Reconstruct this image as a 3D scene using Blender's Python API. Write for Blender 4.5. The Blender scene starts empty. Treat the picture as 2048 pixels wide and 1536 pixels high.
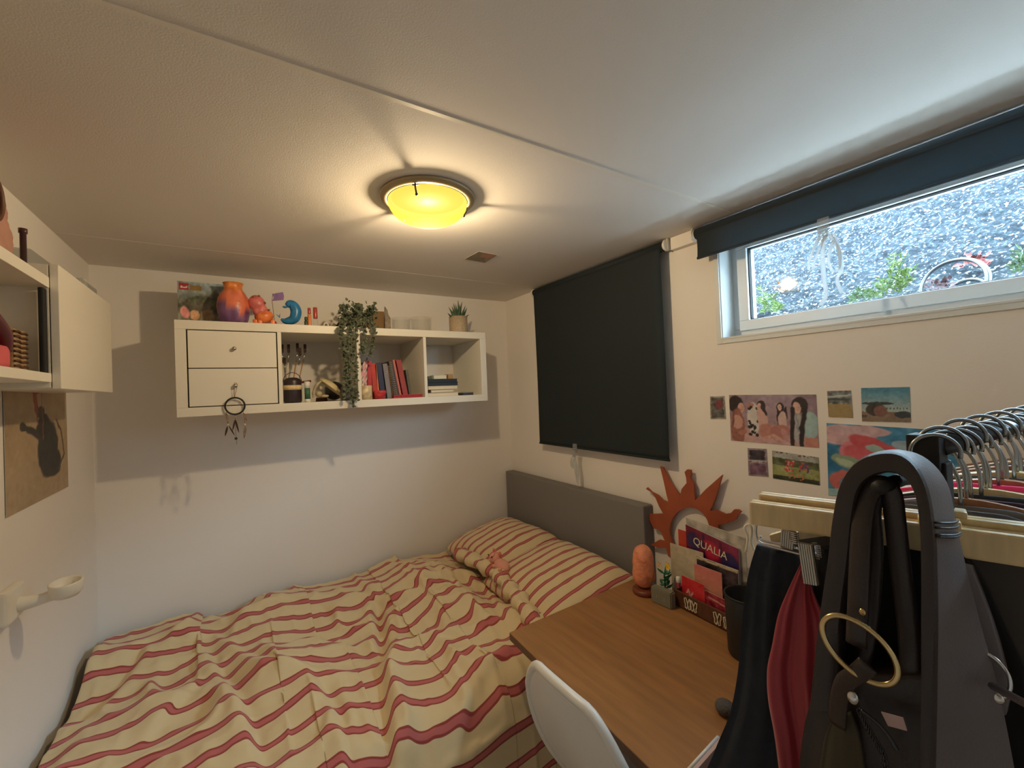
import bpy, bmesh, math, random
import numpy as np
from mathutils import Vector, Matrix
SC = bpy.context.scene
COL = SC.collection
random.seed(7); RNG = np.random.RandomState(7)
PI = math.pi
# ------------------------------------------------------------------ camera (origin = eye point, z up, floor at -1.6)
F, CX, CY = 861.0, 1024.0, 768.0
def _n(v): return v/np.linalg.norm(v)
_dx = _n(np.array([2370-CX, 725-CY, F])); _dy = _n(np.array([474-CX, 803-CY, F]))
_m = _n(_dx+_dy); _q = _n(_dx-_dy); _dx = _n(_m+_q); _dy = _n(_m-_q)
_dz = _n(np.cross(_dx, _dy)); _dz = _dz if _dz[1] < 0 else -_dz
RM = np.array([_dx, _dy, _dz])            # world axes in camera coordinates (right, down, forward)
cam = bpy.data.objects.new('camera', bpy.data.cameras.new('camera')); COL.objects.link(cam)
r_, d_, f_ = RM[:,0], RM[:,1], RM[:,2]
cam.matrix_world = Matrix(((r_[0],-d_[0],-f_[0],0),(r_[1],-d_[1],-f_[1],0),(r_[2],-d_[2],-f_[2],0),(0,0,0,1)))
cam.data.sensor_width = 36; cam.data.lens = F/2048*36; cam.data.clip_start = .02
SC.camera = cam
def H(u, v, ax, val):                     # the point of the plane axis=val seen at a photograph pixel
    r = RM @ np.array([u-CX, v-CY, F]); p = r*val/r[ax]
    return Vector((float(p[0]), float(p[1]), float(p[2])))
# ------------------------------------------------------------------ light
SC.view_settings.view_transform = 'Standard'; SC.view_settings.look = 'None'
SC.view_settings.gamma = 1; SC.view_settings.exposure = 1.33
W = bpy.data.worlds.new('sky'); SC.world = W; W.use_nodes = True
bg = W.node_tree.nodes['Background']; bg.inputs[0].default_value = (.62, .84, 1.0, 1); bg.inputs[1].default_value = 13.0
def area(name, loc, rot, sx, sy, power, color, portal=False):
    l = bpy.data.lights.new(name, 'AREA'); l.shape = 'RECTANGLE'; l.size = sx; l.size_y = sy; l.energy = power; l.color = color
    if portal: l.cycles.is_portal = True
    o = bpy.data.objects.new(name, l); COL.objects.link(o); o.location = loc; o.rotation_euler = rot; return o
area('window_portal', (1.80, 0, .39), (0, math.radians(90), 0), .40, 1.96, 1, (1,1,1), True)
# ------------------------------------------------------------------ helpers
def lin(c):
    c = c/255.0; return c/12.92 if c <= .04045 else ((c+.055)/1.055)**2.4
def rgb(r, g, b): return (lin(r), lin(g), lin(b), 1)
def mat(name, col, rough=.6, metal=0, bump=None, var=None, sheen=0, trans=0, emit=None, coat=0, spec=None):
    m = bpy.data.materials.new(name); m.use_nodes = True; nt = m.node_tree; b = nt.nodes['Principled BSDF']
    b.inputs['Base Color'].default_value = col; b.inputs['Roughness'].default_value = rough; b.inputs['Metallic'].default_value = metal
    if sheen: b.inputs['Sheen Weight'].default_value = sheen
    if trans: b.inputs['Transmission Weight'].default_value = trans
    if coat: b.inputs['Coat Weight'].default_value = coat
    if spec is not None: b.inputs['Specular IOR Level'].default_value = spec
    if emit: b.inputs['Emission Color'].default_value = emit[0]; b.inputs['Emission Strength'].default_value = emit[1]
    tc = nt.nodes.new('ShaderNodeTexCoord')
    if var:                                # (scale, amount, stretch xyz)
        mp = nt.nodes.new('ShaderNodeMapping'); mp.inputs['Scale'].default_value = var[2] if len(var) > 2 else (1,1,1)
        nt.links.new(tc.outputs['Object'], mp.inputs[0])
        n = nt.nodes.new('ShaderNodeTexNoise'); n.inputs['Scale'].default_value = var[0]; n.inputs['Detail'].default_value = 5
        nt.links.new(mp.outputs[0], n.inputs['Vector'])
        r = nt.nodes.new('ShaderNodeValToRGB'); a = var[1]
        r.color_ramp.elements[0].position = .3; r.color_ramp.elements[1].position = .7
        r.color_ramp.elements[0].color = [max(0, c*(1-a)) for c in col[:3]]+[1]
        r.color_ramp.elements[1].color = [min(1, c*(1+a)) for c in col[:3]]+[1]
        nt.links.new(n.outputs[0], r.inputs[0]); nt.links.new(r.outputs[0], b.inputs['Base Color'])
    if bump:
        n = nt.nodes.new('ShaderNodeTexNoise'); n.inputs['Scale'].default_value = bump[0]; n.inputs['Detail'].default_value = 6
        nt.links.new(tc.outputs['Object'], n.inputs['Vector'])
        bp = nt.nodes.new('ShaderNodeBump'); bp.inputs['Strength'].default_value = bump[1]; bp.inputs['Distance'].default_value = bump[2] if len(bump) > 2 else .002
        nt.links.new(n.outputs[0], bp.inputs['Height']); nt.links.new(bp.outputs[0], b.inputs['Normal'])
    return m
def vmat(name, rough=.6, bump=None, metal=0):
    m = mat(name, (1,1,1,1), rough, metal, bump); nt = m.node_tree
    a = nt.nodes.new('ShaderNodeAttribute'); a.attribute_name = 'Col'
    nt.links.new(a.outputs['Color'], nt.nodes['Principled BSDF'].inputs['Base Color']); return m
M = {}
M['wall'] = mat('wall_paint', rgb(237,231,224), .85, bump=(180,.25,.001))
M['ceil'] = mat('ceiling_paint', rgb(228,222,214), .85, bump=(260,.35,.001))
M['floor'] = mat('floor_laminate', rgb(196,172,142), .5, var=(6,.12,(1,12,1)))
M['white'] = mat('white_laminate', rgb(232,226,212), .42)
M['white2'] = mat('white_plastic', rgb(228,226,220), .35)
M['pvc'] = mat('white_window_frame', rgb(222,226,226), .3)
M['black'] = mat('black_matte', rgb(22,23,25), .6)
M['blind'] = mat('blackout_fabric', rgb(40,48,52), .8, bump=(900,.2,.0005))
M['gap'] = mat('dark_gap', rgb(30,25,22), .9)
M['chrome'] = mat('chrome_metal', rgb(200,200,200), .18, 1)
M['darkmetal'] = mat('dark_metal', rgb(70,72,75), .3, .9)
M['steel'] = mat('brushed_steel', rgb(170,165,155), .35, 1)
M['gold'] = mat('aged_gold_metal', rgb(205,180,130), .25, 1)
M['gold2'] = M['gold']
M['desk'] = mat('oak_veneer', rgb(158,112,68), .42, var=(5,.17,(9,.9,1)))
M['deskedge'] = mat('oak_edge', rgb(105,72,48), .5)
M['grey_fabric'] = mat('grey_upholstery', rgb(128,124,122), .95, bump=(700,.5,.001))
M['copper'] = mat('rust_painted_wood', rgb(158,78,48), .5, var=(9,.15))
M['wood'] = mat('light_wood', rgb(226,198,146), .4, var=(14,.12,(6,1,1)), coat=.3)
M['wood2'] = mat('brown_wood', rgb(170,112,70), .4, var=(14,.12,(6,1,1)), coat=.3)
M['darkwood'] = mat('dark_wood_box', rgb(92,56,36), .55, var=(20,.2,(1,4,1)))
M['leather'] = mat('brown_grey_leather', rgb(104,96,98), .42, bump=(350,.35,.0012), var=(8,.12))
M['leather2'] = mat('dark_leather', rgb(46,38,37), .4, bump=(350,.4,.0012))
M['denim'] = mat('navy_denim', rgb(32,38,48), .9, bump=(600,.4,.001), var=(40,.2))
M['redcloth'] = mat('crimson_satin', rgb(150,18,38), .45, sheen=.4, bump=(12,.25,.01))
M['blackcloth'] = mat('black_cloth', rgb(24,26,30), .9, bump=(300,.3,.001))
M['greycloth'] = mat('grey_brown_cloth', rgb(88,82,80), .9, bump=(300,.3,.001))
M['burgundy'] = mat('dark_burgundy_cloth', rgb(58,26,34), .85, bump=(300,.3,.001))
M['olive'] = mat('olive_cloth', rgb(64,58,44), .9, bump=(300,.3,.001))
M['pinkcloth'] = mat('hot_pink_cloth', rgb(235,50,110), .8)
M['brownclo'] = mat('warm_brown_cloth', rgb(130,84,66), .85, bump=(200,.3,.001))
M['paper'] = mat('cream_paper', rgb(225,214,190), .8)
M['print'] = vmat('printed_paper', .45)
M['ceram'] = vmat('glazed_ceramic', .35, bump=(60,.5,.003))
M['leaf'] = mat('ivy_leaf', rgb(92,100,80), .6, var=(60,.35))
M['succ'] = mat('succulent_leaf', rgb(70,92,66), .55, var=(30,.3))
M['terr'] = mat('speckled_clay', rgb(178,158,132), .7, var=(160,.2))
def glassmat(name, tint=(1,1,1), op=.12, rough=.05):   # thin clear plastic / pane
    m = bpy.data.materials.new(name); m.use_nodes = True; nt = m.node_tree; nt.nodes.clear()
    o = nt.nodes.new('ShaderNodeOutputMaterial'); mx = nt.nodes.new('ShaderNodeMixShader')
    t = nt.nodes.new('ShaderNodeBsdfTransparent'); t.inputs[0].default_value = (*tint, 1)
    g = nt.nodes.new('ShaderNodeBsdfGlossy'); g.inputs['Roughness'].default_value = rough
    lw = nt.nodes.new('ShaderNodeLayerWeight'); lw.inputs[0].default_value = .35
    ad = nt.nodes.new('ShaderNodeMath'); ad.operation = 'ADD'; ad.inputs[1].default_value = op; ad.use_clamp = True
    ml = nt.nodes.new('ShaderNodeMath'); ml.operation = 'MULTIPLY'; ml.inputs[1].default_value = .16
    nt.links.new(lw.outputs['Fresnel'], ml.inputs[0]); nt.links.new(ml.outputs[0], ad.inputs[0])
    nt.links.new(ad.outputs[0], mx.inputs[0]); nt.links.new(t.outputs[0], mx.inputs[1]); nt.links.new(g.outputs[0], mx.inputs[2])
    nt.links.new(mx.outputs[0], o.inputs[0]); return m
M['glass'] = glassmat('clear_glass', (.985,.99,.988), .0)
M['pane'] = glassmat('window_glass', (.97,.99,1), .01)
M['clear'] = glassmat('clear_plastic', (.85,.88,.88), .22, .2)
def satin():
    m = bpy.data.materials.new('satin_ribbon'); m.use_nodes = True; nt = m.node_tree; b = nt.nodes['Principled BSDF']
    b.inputs['Base Color'].default_value = rgb(215,222,226); b.inputs['Roughness'].default_value = .35
    o = nt.nodes['Material Output']; tr = nt.nodes.new('ShaderNodeBsdfTransparent'); tl = nt.nodes.new('ShaderNodeBsdfTranslucent')
    tl.inputs[0].default_value = rgb(215,222,226)
    a = nt.nodes.new('ShaderNodeMixShader'); a.inputs[0].default_value = .3; c = nt.nodes.new('ShaderNodeMixShader'); c.inputs[0].default_value = .3
    nt.links.new(b.outputs[0], a.inputs[1]); nt.links.new(tl.outputs[0], a.inputs[2]); nt.links.new(a.outputs[0], c.inputs[1]); nt.links.new(tr.outputs[0], c.inputs[2])
    nt.links.new(c.outputs[0], o.inputs[0]); return m
M['ribbon'] = satin()
def addtrans(m, f, col):
    nt = m.node_tree; b = nt.nodes['Principled BSDF']; tl = nt.nodes.new('ShaderNodeBsdfTranslucent'); tl.inputs[0].default_value = col
    mx = nt.nodes.new('ShaderNodeMixShader'); mx.inputs[0].default_value = f; nt.links.new(b.outputs[0], mx.inputs[1]); nt.links.new(tl.outputs[0], mx.inputs[2]); nt.links.new(mx.outputs[0], nt.nodes['Material Output'].inputs[0])
addtrans(M['blind'], .28, rgb(150,175,185))
def stripes(name, period=.095, width=.26):
    m = mat(name, rgb(232,208,160), .9, sheen=.2, bump=(500,.3,.0008)); nt = m.node_tree; b = nt.nodes['Principled BSDF']
    uv = nt.nodes.new('ShaderNodeUVMap'); sx = nt.nodes.new('ShaderNodeSeparateXYZ'); nt.links.new(uv.outputs[0], sx.inputs[0])
    ns = nt.nodes.new('ShaderNodeTexNoise'); ns.inputs['Scale'].default_value = 5; ns.inputs['Detail'].default_value = 2; nt.links.new(uv.outputs[0], ns.inputs['Vector'])
    m1 = nt.nodes.new('ShaderNodeMath'); m1.operation = 'MULTIPLY_ADD'; m1.inputs[1].default_value = .012; nt.links.new(ns.outputs[0], m1.inputs[0]); nt.links.new(sx.outputs[1], m1.inputs[2])
    dv = nt.nodes.new('ShaderNodeMath'); dv.operation = 'DIVIDE'; dv.inputs[1].default_value = period; nt.links.new(m1.outputs[0], dv.inputs[0])
    fr = nt.nodes.new('ShaderNodeMath'); fr.operation = 'FRACT'; nt.links.new(dv.outputs[0], fr.inputs[0])
    cr = nt.nodes.new('ShaderNodeValToRGB'); e = cr.color_ramp.elements
    cream, pink, dark = rgb(222,202,160), rgb(192,104,102), rgb(152,62,58)
    c0 = .5-width/2; c1 = .5+width/2; eb = .045
    e[0].position = 0; e[0].color = cream; e[1].position = 1; e[1].color = cream
    for p, c in ((c0-.012,cream),(c0,dark),(c0+eb,dark),(c0+eb+.02,pink),(c1-eb-.02,pink),(c1-eb,dark),(c1,dark),(c1+.012,cream)):
        x = e.new(p); x.color = c
    nt.links.new(fr.outputs[0], cr.inputs[0]); nt.links.new(cr.outputs[0], b.inputs['Base Color']); return m
M['stripe'] = stripes('striped_cotton', .092, .27)
M['stripe_p'] = stripes('striped_cotton_pillow', .066, .27)

def new_obj(name, me, m=None, parent=None, smooth=False):
    if m is not None and not me.materials: me.materials.append(m)
    if smooth:
        for p in me.polygons: p.use_smooth = True
    o = bpy.data.objects.new(name, me); COL.objects.link(o)
    if parent is not None:
        o.parent = parent
        if parent.parent is not None: pw = parent.parent.matrix_basis @ parent.matrix_basis
        else: pw = parent.matrix_basis
        if parent.get('_abs', 1): o.matrix_parent_inverse = pw.inverted()
    return o
def obj(name, bm, m=None, parent=None, smooth=False, recalc=True):
    if recalc: bmesh.ops.recalc_face_normals(bm, faces=bm.faces)
    me = bpy.data.meshes.new(name); bm.to_mesh(me); bm.free(); return new_obj(name, me, m, parent, smooth)
def thing(name, label, cat, loc=(0,0,0), rot=0, group=None):
    o = bpy.data.objects.new(name, None); COL.objects.link(o); o.location = loc; o.rotation_euler = (0,0,rot); o.empty_display_size = .02
    o['label'] = label; o['category'] = cat
    if group: o['group'] = group
    o['_abs'] = 0 if rot or any(loc) else 1
    return o
def tag(o, label, cat, group=None, kind=None):
    o['label'] = label; o['category'] = cat
    if group: o['group'] = group
    if kind: o['kind'] = kind
    return o
def struct(o): o['kind'] = 'structure'; return o
def box(bm, lo, hi, bev=0, mtx=None):
    lo, hi = Vector(lo), Vector(hi); c = (lo+hi)/2; s = hi-lo
    r = bmesh.ops.create_cube(bm, size=1, matrix=(mtx or Matrix()) @ Matrix.Translation(c) @ Matrix.Diagonal((*[abs(x) for x in s],1)))
    if bev:
        es = list({e for v in r['verts'] for e in v.link_edges})
        bmesh.ops.bevel(bm, geom=es, offset=bev, segments=2, affect='EDGES', profile=.6)
def B(name, lo, hi, m, parent=None, bev=0, mtx=None):
    bm = bmesh.new(); box(bm, lo, hi, bev, mtx); return obj(name, bm, m, parent)
def lathe(bm, prof, n=28, mtx=None, close=True):    # prof (r,z)
    mtx = mtx or Matrix(); rings = []
    for r, z in prof:
        if r < 1e-6: rings.append([bm.verts.new(mtx @ Vector((0,0,z)))])
        else: rings.append([bm.verts.new(mtx @ Vector((r*math.cos(2*PI*k/n), r*math.sin(2*PI*k/n), z))) for k in range(n)])
    for a, b in zip(rings, rings[1:]):
        for k in range(n):
            k2 = (k+1) % n
            if len(a) == 1 and len(b) == 1: continue
            if len(a) == 1: bm.faces.new((a[0], b[k], b[k2]))
            elif len(b) == 1: bm.faces.new((a[k], b[0], a[k2]))
            else: bm.faces.new((a[k], b[k], b[k2], a[k2]))
def catmull(pts, per=6):
    P = [np.array(p, float) for p in pts]; P = [2*P[0]-P[1]]+P+[2*P[-1]-P[-2]]; out = []
    for i in range(1, len(P)-2):
        for k in range(per):
            t = k/per; a, b, c, d = P[i-1:i+3]
            out.append(.5*((2*b)+(-a+c)*t+(2*a-5*b+4*c-d)*t*t+(-a+3*b-3*c+d)*t**3))
    out.append(P[-2]); return out
def tube(bm, pts, r, n=8, closed=False, caps=True):
    pts = [Vector(tuple(map(float, p))) for p in pts]; N = len(pts); rings = []
    rs = r if isinstance(r, (list, tuple)) else [r]*N
    up = Vector((0,0,1)); prev = None
    for i, p in enumerate(pts):
        if closed: t = (pts[(i+1) % N]-pts[i-1])
        else: t = pts[min(i+1,N-1)]-pts[max(i-1,0)]
        t = t.normalized() if t.length > 1e-9 else Vector((0,0,1))
        if prev is None: s = t.cross(up); s = s if s.length > .05 else t.cross(Vector((1,0,0)))
        else: s = prev - t*prev.dot(t)
        s.normalize(); prev = s; w = t.cross(s)
        rings.append([bm.verts.new(p+(s*math.cos(2*PI*k/n)+w*math.sin(2*PI*k/n))*rs[i]) for k in range(n)])
    for i in range(N if closed else N-1):
        a, b = rings[i], rings[(i+1) % N]
        for k in range(n): bm.faces.new((a[k], a[(k+1) % n], b[(k+1) % n], b[k]))
    if caps and not closed:
        bm.faces.new(rings[0]); bm.faces.new(rings[-1][::-1])
def T(name, pts, r, m, parent=None, n=8, closed=False, smooth=True):
    bm = bmesh.new(); tube(bm, pts, r, n, closed); return obj(name, bm, m, parent, smooth)
def prism(bm, poly, off):                            # poly list of Vector, off = extrusion vector
    off = Vector(off); a = [bm.verts.new(Vector(p)) for p in poly]; b = [bm.verts.new(Vector(p)+off) for p in poly]; n = len(a)
    bm.faces.new(a); bm.faces.new(b[::-1])
    for k in range(n): bm.faces.new((a[k], b[k], b[(k+1) % n], a[(k+1) % n]))
def sheet(L, R, nu=24, per=5, wave=0, wn=3, nrm=(1,0,0), thick=.004, phase=0, straight=False):
    # cloth between two 3D edge polylines, folds as waves along nrm; closed with thickness
    A = L if straight else catmull(L, per); Bp = R if straight else catmull(R, per)
    n = min(len(A), len(Bp)); nrm = Vector(nrm).normalized(); bm = bmesh.new()
    fr, bk = [], []
    for i in range(n):
        a = Vector(tuple(map(float, A[i]))); b = Vector(tuple(map(float, Bp[i]))); ra, rb = [], []; s = i/(n-1)
        for k in range(nu+1):
            t = k/nu; p = a.lerp(b, t); w = wave*(.3+.7*s)*(math.sin(2*PI*wn*t+phase+1.3*s)+.4*math.sin(2*PI*wn*2.3*t+2*phase-2*s))
            p = p+nrm*w; ra.append(bm.verts.new(p)); rb.append(bm.verts.new(p+nrm*thick))
        fr.append(ra); bk.append(rb)
    for i in range(n-1):
        for k in range(nu):
            bm.faces.new((fr[i][k], fr[i][k+1], fr[i+1][k+1], fr[i+1][k])); bm.faces.new((bk[i][k], bk[i+1][k], bk[i+1][k+1], bk[i][k+1]))
        bm.faces.new((fr[i][0], fr[i+1][0], bk[i+1][0], bk[i][0])); bm.faces.new((fr[i][nu], bk[i][nu], bk[i+1][nu], fr[i+1][nu]))
    for k in range(nu):
        bm.faces.new((fr[0][k], bk[0][k], bk[0][k+1], fr[0][k+1])); bm.faces.new((fr[-1][k], fr[-1][k+1], bk[-1][k+1], bk[-1][k]))
    return bm
def vcol(me, fn):                                    # fn(co array N,3) -> N,3 sRGB 0..255
    n = len(me.vertices); co = np.empty(n*3); me.vertices.foreach_get('co', co); co = co.reshape(-1,3)
    c = np.clip(fn(co), 0, 255)/255.0; c = np.where(c <= .04045, c/12.92, ((c+.055)/1.055)**2.4)
    a = me.color_attributes.new('Col', 'FLOAT_COLOR', 'POINT'); a.data.foreach_set('color', np.concatenate([c, np.ones((n,1))], 1).ravel())
def vnoise(x, y, s, seed=0):
    r = np.random.RandomState(seed); g = r.rand(64,64); x = x*s; y = y*s
    xi = np.floor(x).astype(int); yi = np.floor(y).astype(int); fx = x-xi; fy = y-yi; fx = fx*fx*(3-2*fx); fy = fy*fy*(3-2*fy)
    a = g[xi % 64, yi % 64]; b = g[(xi+1) % 64, yi % 64]; c = g[xi % 64, (yi+1) % 64]; d = g[(xi+1) % 64, (yi+1) % 64]
    return (a*(1-fx)+b*fx)*(1-fy)+(c*(1-fx)+d*fx)*fy
class Paint:
    def __init__(s, U, V, asp, base):
        s.U, s.V, s.asp = U*asp+.022*(vnoise(U*asp+2, V+2, 11, 61)-.5)+.012*(vnoise(U*asp+2, V+2, 27, 62)-.5), V+.022*(vnoise(U*asp+4, V+4, 11, 63)-.5)+.012*(vnoise(U*asp+4, V+4, 27, 64)-.5), asp; s.c = np.ones(U.shape+(3,))*np.array(base, float)
    def mixm(s, m, col, a=1): m = (m*a)[..., None]; s.c = s.c*(1-m)+np.array(col, float)*m
    def ell(s, cx, cy, rx, ry, col, ang=0, a=1):
        x = s.U-cx*s.asp; y = s.V-cy; ca, sa = math.cos(ang), math.sin(ang); X = x*ca+y*sa; Y = -x*sa+y*ca
        d = np.sqrt((X/rx)**2+(Y/ry)**2); s.mixm(np.clip((1-d)*8+.5, 0, 1), col, a)
    def rect(s, x0, y0, x1, y1, col, a=1): s.mixm(((s.U >= x0*s.asp) & (s.U <= x1*s.asp) & (s.V >= y0) & (s.V <= y1)).astype(float), col, a)
    def grad(s, y0, y1, col): s.mixm(np.clip((s.V-y0)/(y1-y0), 0, 1), col)
    def noise(s, sc, amt, seed=1): s.c = s.c+((vnoise(s.U, s.V, sc, seed)+.5*vnoise(s.U, s.V, sc*2.3, seed+5))[..., None]-.75)*amt
    def line(s, pts, w, col, a=1):
        for (x0,y0),(x1,y1) in zip(pts, pts[1:]):
            x0 *= s.asp; x1 *= s.asp; dx, dy = x1-x0, y1-y0; t = np.clip(((s.U-x0)*dx+(s.V-y0)*dy)/(dx*dx+dy*dy+1e-9), 0, 1)
            d = np.hypot(s.U-x0-t*dx, s.V-y0-t*dy); s.mixm(np.clip((1-d/w)*3, 0, 1), col, a)
def printed(name, bl, br, tl, thick_vec, paint, asp, base, n=70, parent=None, m=None, tr=None):
    bl, br, tl = Vector(bl), Vector(br), Vector(tl); tr = Vector(tr) if tr is not None else br+tl-bl
    nx = max(4, int(n*min(1, asp))) if asp < 1 else n; ny = max(4, int(nx/asp)); off = Vector(thick_vec)
    U, V = np.meshgrid(np.linspace(0,1,nx+1), np.linspace(0,1,ny+1)); P = Paint(U, V, asp, base); paint(P)
    A = [np.array(v) for v in (bl, br, tl, tr)]
    pts = (A[0]*((1-U)*(1-V))[...,None]+A[1]*(U*(1-V))[...,None]+A[2]*((1-U)*V)[...,None]+A[3]*(U*V)[...,None]).reshape(-1,3)
    nf = len(pts); w = nx+1
    faces = [(j*w+i, j*w+i+1, (j+1)*w+i+1, (j+1)*w+i) for j in range(ny) for i in range(nx)]
    bp = [np.array(bl+off), np.array(br+off), np.array(tr+off), np.array(tl+off)]
    cs = [0, nx, ny*w+nx, ny*w]
    faces.append((nf, nf+3, nf+2, nf+1))
    edges = [list(range(0, nx+1)), [j*w+nx for j in range(ny+1)], [ny*w+i for i in range(nx, -1, -1)], [j*w for j in range(ny, -1, -1)]]
    for k in range(4): faces.append(tuple(edges[k][::-1])+(nf+k, nf+(k+1) % 4))
    me = bpy.data.meshes.new(name); me.from_pydata([tuple(p) for p in np.vstack([pts]+[b[None] for b in bp])], [], faces)
    P.noise(16, 13, 17); P.noise(30, 9, 23)
    c = np.vstack([P.c.reshape(-1,3), np.full((4,3), 215.0)]); vcol(me, lambda co: c)
    return new_obj(name, me, m or M['print'], parent)
def text_obj(name, s, size, mtx, m, parent=None, ext=.0004):
    cu = bpy.data.curves.new(name, 'FONT'); cu.body = s; cu.size = size; cu.extrude = ext; cu.align_x = 'CENTER'; cu.align_y = 'CENTER'
    o = bpy.data.objects.new(name, cu); COL.objects.link(o); bpy.context.view_layer.update()
    me = bpy.data.meshes.new_from_object(o.evaluated_get(bpy.context.evaluated_depsgraph_get())); bpy.data.objects.remove(o)
    me.transform(mtx); return new_obj(name, me, m, parent)
def frame(o, x, y):                                  # matrix with given origin, x axis and (approx) y axis
    x = Vector(x).normalized(); z = x.cross(Vector(y)).normalized(); y = z.cross(x)
    return Matrix(((x.x,y.x,z.x,o[0]),(x.y,y.y,z.y,o[1]),(x.z,y.z,z.z,o[2]),(0,0,0,1)))
def copy_tree(o, parent=None):
    c = o.copy(); COL.objects.link(c)
    if parent is not None: c.parent = parent
    for ch in [x for x in KIDS.get(o.name, [])]: copy_tree(ch, c)
    return c
KIDS = {}
def note_kids(root):
    for o in COL.objects:
        if o.parent is not None: KIDS.setdefault(o.parent.name, [])
    for k in KIDS: KIDS[k] = [o for o in COL.objects if o.parent is not None and o.parent.name == k]

# ================================================================== ROOM
XL, XR, YB, YF, ZF, ZC = -.545, 1.655, 2.632, -1.25, -1.60, .642
struct(B('floor', (XL-.1,YF-.1,ZF-.1), (XR+.1,YB+.1,ZF), M['floor']))
struct(B('ceiling', (XL-.1,YF-.1,ZC), (XR+.25,YB+.1,ZC+.1), M['ceil']))
struct(B('wall_back', (XL-.1,YB,ZF), (XR+.1,YB+.1,ZC), M['wall']))
struct(B('wall_left', (XL-.1,YF,ZF), (XL,YB,ZC), M['wall']))
struct(B('wall_front', (XL-.1,YF-.1,ZF), (XR+.25,YF,ZC), M['wall']))
wy0, wy1, wz0, wz1 = -1.0, 1.0, .172, .60
bm = bmesh.new()
box(bm, (XR,YF,ZF), (XR+.25,YB,wz0)); box(bm, (XR,YF,wz1), (XR+.25,YB,ZC)); box(bm, (XR,wy1,wz0), (XR+.25,YB,wz1)); box(bm, (XR,YF,wz0), (XR+.25,wy0,wz1))
struct(obj('wall_right', bm, M['wall']))
for k, y in enumerate((.905, 2.2)):
    bm = bmesh.new(); box(bm, (XL,y-.006,ZC-(.0012 if k == 0 else .0005)), (XR,y+(.006 if k == 0 else -.003),ZC+.001))
    struct(obj('trim_%d' % (k+1), bm, M['white'] if k == 0 else M['ceil']))
bm = bmesh.new()                                     # slim trim round the window recess
for lo, hi in (((XR-.006,wy1,wz0-.02),(XR,wy1+.02,wz1)), ((XR-.006,wy0-.02,wz0-.02),(XR,wy0,wz1)), ((XR-.006,wy0,wz0-.02),(XR,wy1,wz0))): box(bm, lo, hi, .001)
struct(obj('trim_3', bm, M['pvc']))
for lo, hi in (((XL,YB-.012,ZF),(XR,YB,ZF+.07)),): struct(B('baseboard_back', lo, hi, M['white']))
# window
win = struct(thing('window_1', '', ''))
del win['label'], win['category']
fx = 1.742
def ringframe(name, y0, y1, z0, z1, w, x0, x1, m, parent):
    bm = bmesh.new()
    box(bm, (x0,y0,z0), (x1,y1,z0+w), .003); box(bm, (x0,y0,z1-w), (x1,y1,z1), .003)
    box(bm, (x0,y0,z0+w), (x1,y0+w,z1-w), .003); box(bm, (x0,y1-w,z0+w), (x1,y1,z1-w), .003); return obj(name, bm, m, parent)
ringframe('window_frame', wy0, wy1, wz0, wz1, .036, fx, fx+.07, M['pvc'], win)
ringframe('window_sash', wy0+.03, wy1-.03, wz0+.03, wz1-.03, .04, fx-.012, fx+.05, M['pvc'], win)
ringframe('gasket', wy0+.068, wy1-.068, wz0+.068, wz1-.068, .006, fx-.001, fx+.02, M['black'], win)
B('pane', (fx+.012,wy0+.07,wz0+.07), (fx+.016,wy1-.07,wz1-.07), M['pane'], win)
bm = bmesh.new()                                     # reveal lining boards
box(bm, (XR,wy1-.004,wz0), (fx,wy1,wz1)); box(bm, (XR,wy0,wz0), (fx,wy0+.004,wz1)); box(bm, (XR-.008,wy0,wz0-.004), (fx,wy1,wz0+.004), .001); box(bm, (XR,wy0,wz1-.004), (fx,wy1,wz1))
obj('reveal_lining', bm, M['pvc'], win)
# outside: bank of stony ground rising from the window
def gz(x): return .13+.62*(x-1.9)
nx, ny = 150, 190
gx = np.linspace(2.0, 4.4, nx); gy = np.linspace(-2.2, 2.6, ny); GX, GY = np.meshgrid(gx, gy)
hh = vnoise(GX+5, GY+5, 2.2, 3)*.10+vnoise(GX+5, GY+5, 9, 4)*.05+vnoise(GX+5, GY+5, 26, 5)*.035+RNG.rand(*GX.shape)*.012
GZ = gz(GX)+hh-.08
me = bpy.data.meshes.new('ground_bank')
me.from_pydata(np.stack([GX,GY,GZ], -1).reshape(-1,3).tolist(), [], [(j*nx+i, j*nx+i+1, (j+1)*nx+i+1, (j+1)*nx+i) for j in range(ny-1) for i in range(nx-1)])
gm = mat('stony_soil', rgb(112,128,140), .9, bump=(40,.9,.02), spec=.1); nt = gm.node_tree; b = nt.nodes['Principled BSDF']
tc = nt.nodes['Texture Coordinate']; v = nt.nodes.new('ShaderNodeTexNoise'); v.inputs['Scale'].default_value = 38; v.inputs['Detail'].default_value = 9; v.inputs['Roughness'].default_value = .75
nt.links.new(tc.outputs['Object'], v.inputs['Vector']); cr = nt.nodes.new('ShaderNodeValToRGB'); e = cr.color_ramp.elements
e[0].position = .36; e[0].color = rgb(14,17,21); e[1].position = .70; e[1].color = rgb(108,116,118); x = e.new(.5); x.color = rgb(26,32,38); x = e.new(.6); x.color = rgb(42,51,56)
nt.links.new(v.outputs[0], cr.inputs[0])
v2 = nt.nodes.new('ShaderNodeTexNoise'); v2.inputs['Scale'].default_value = 75; v2.inputs['Detail'].default_value = 3; nt.links.new(tc.outputs['Object'], v2.inputs['Vector'])
c2 = nt.nodes.new('ShaderNodeValToRGB'); c2.color_ramp.elements[0].position = .60; c2.color_ramp.elements[1].position = .66; nt.links.new(v2.outputs[0], c2.inputs[0])
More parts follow.
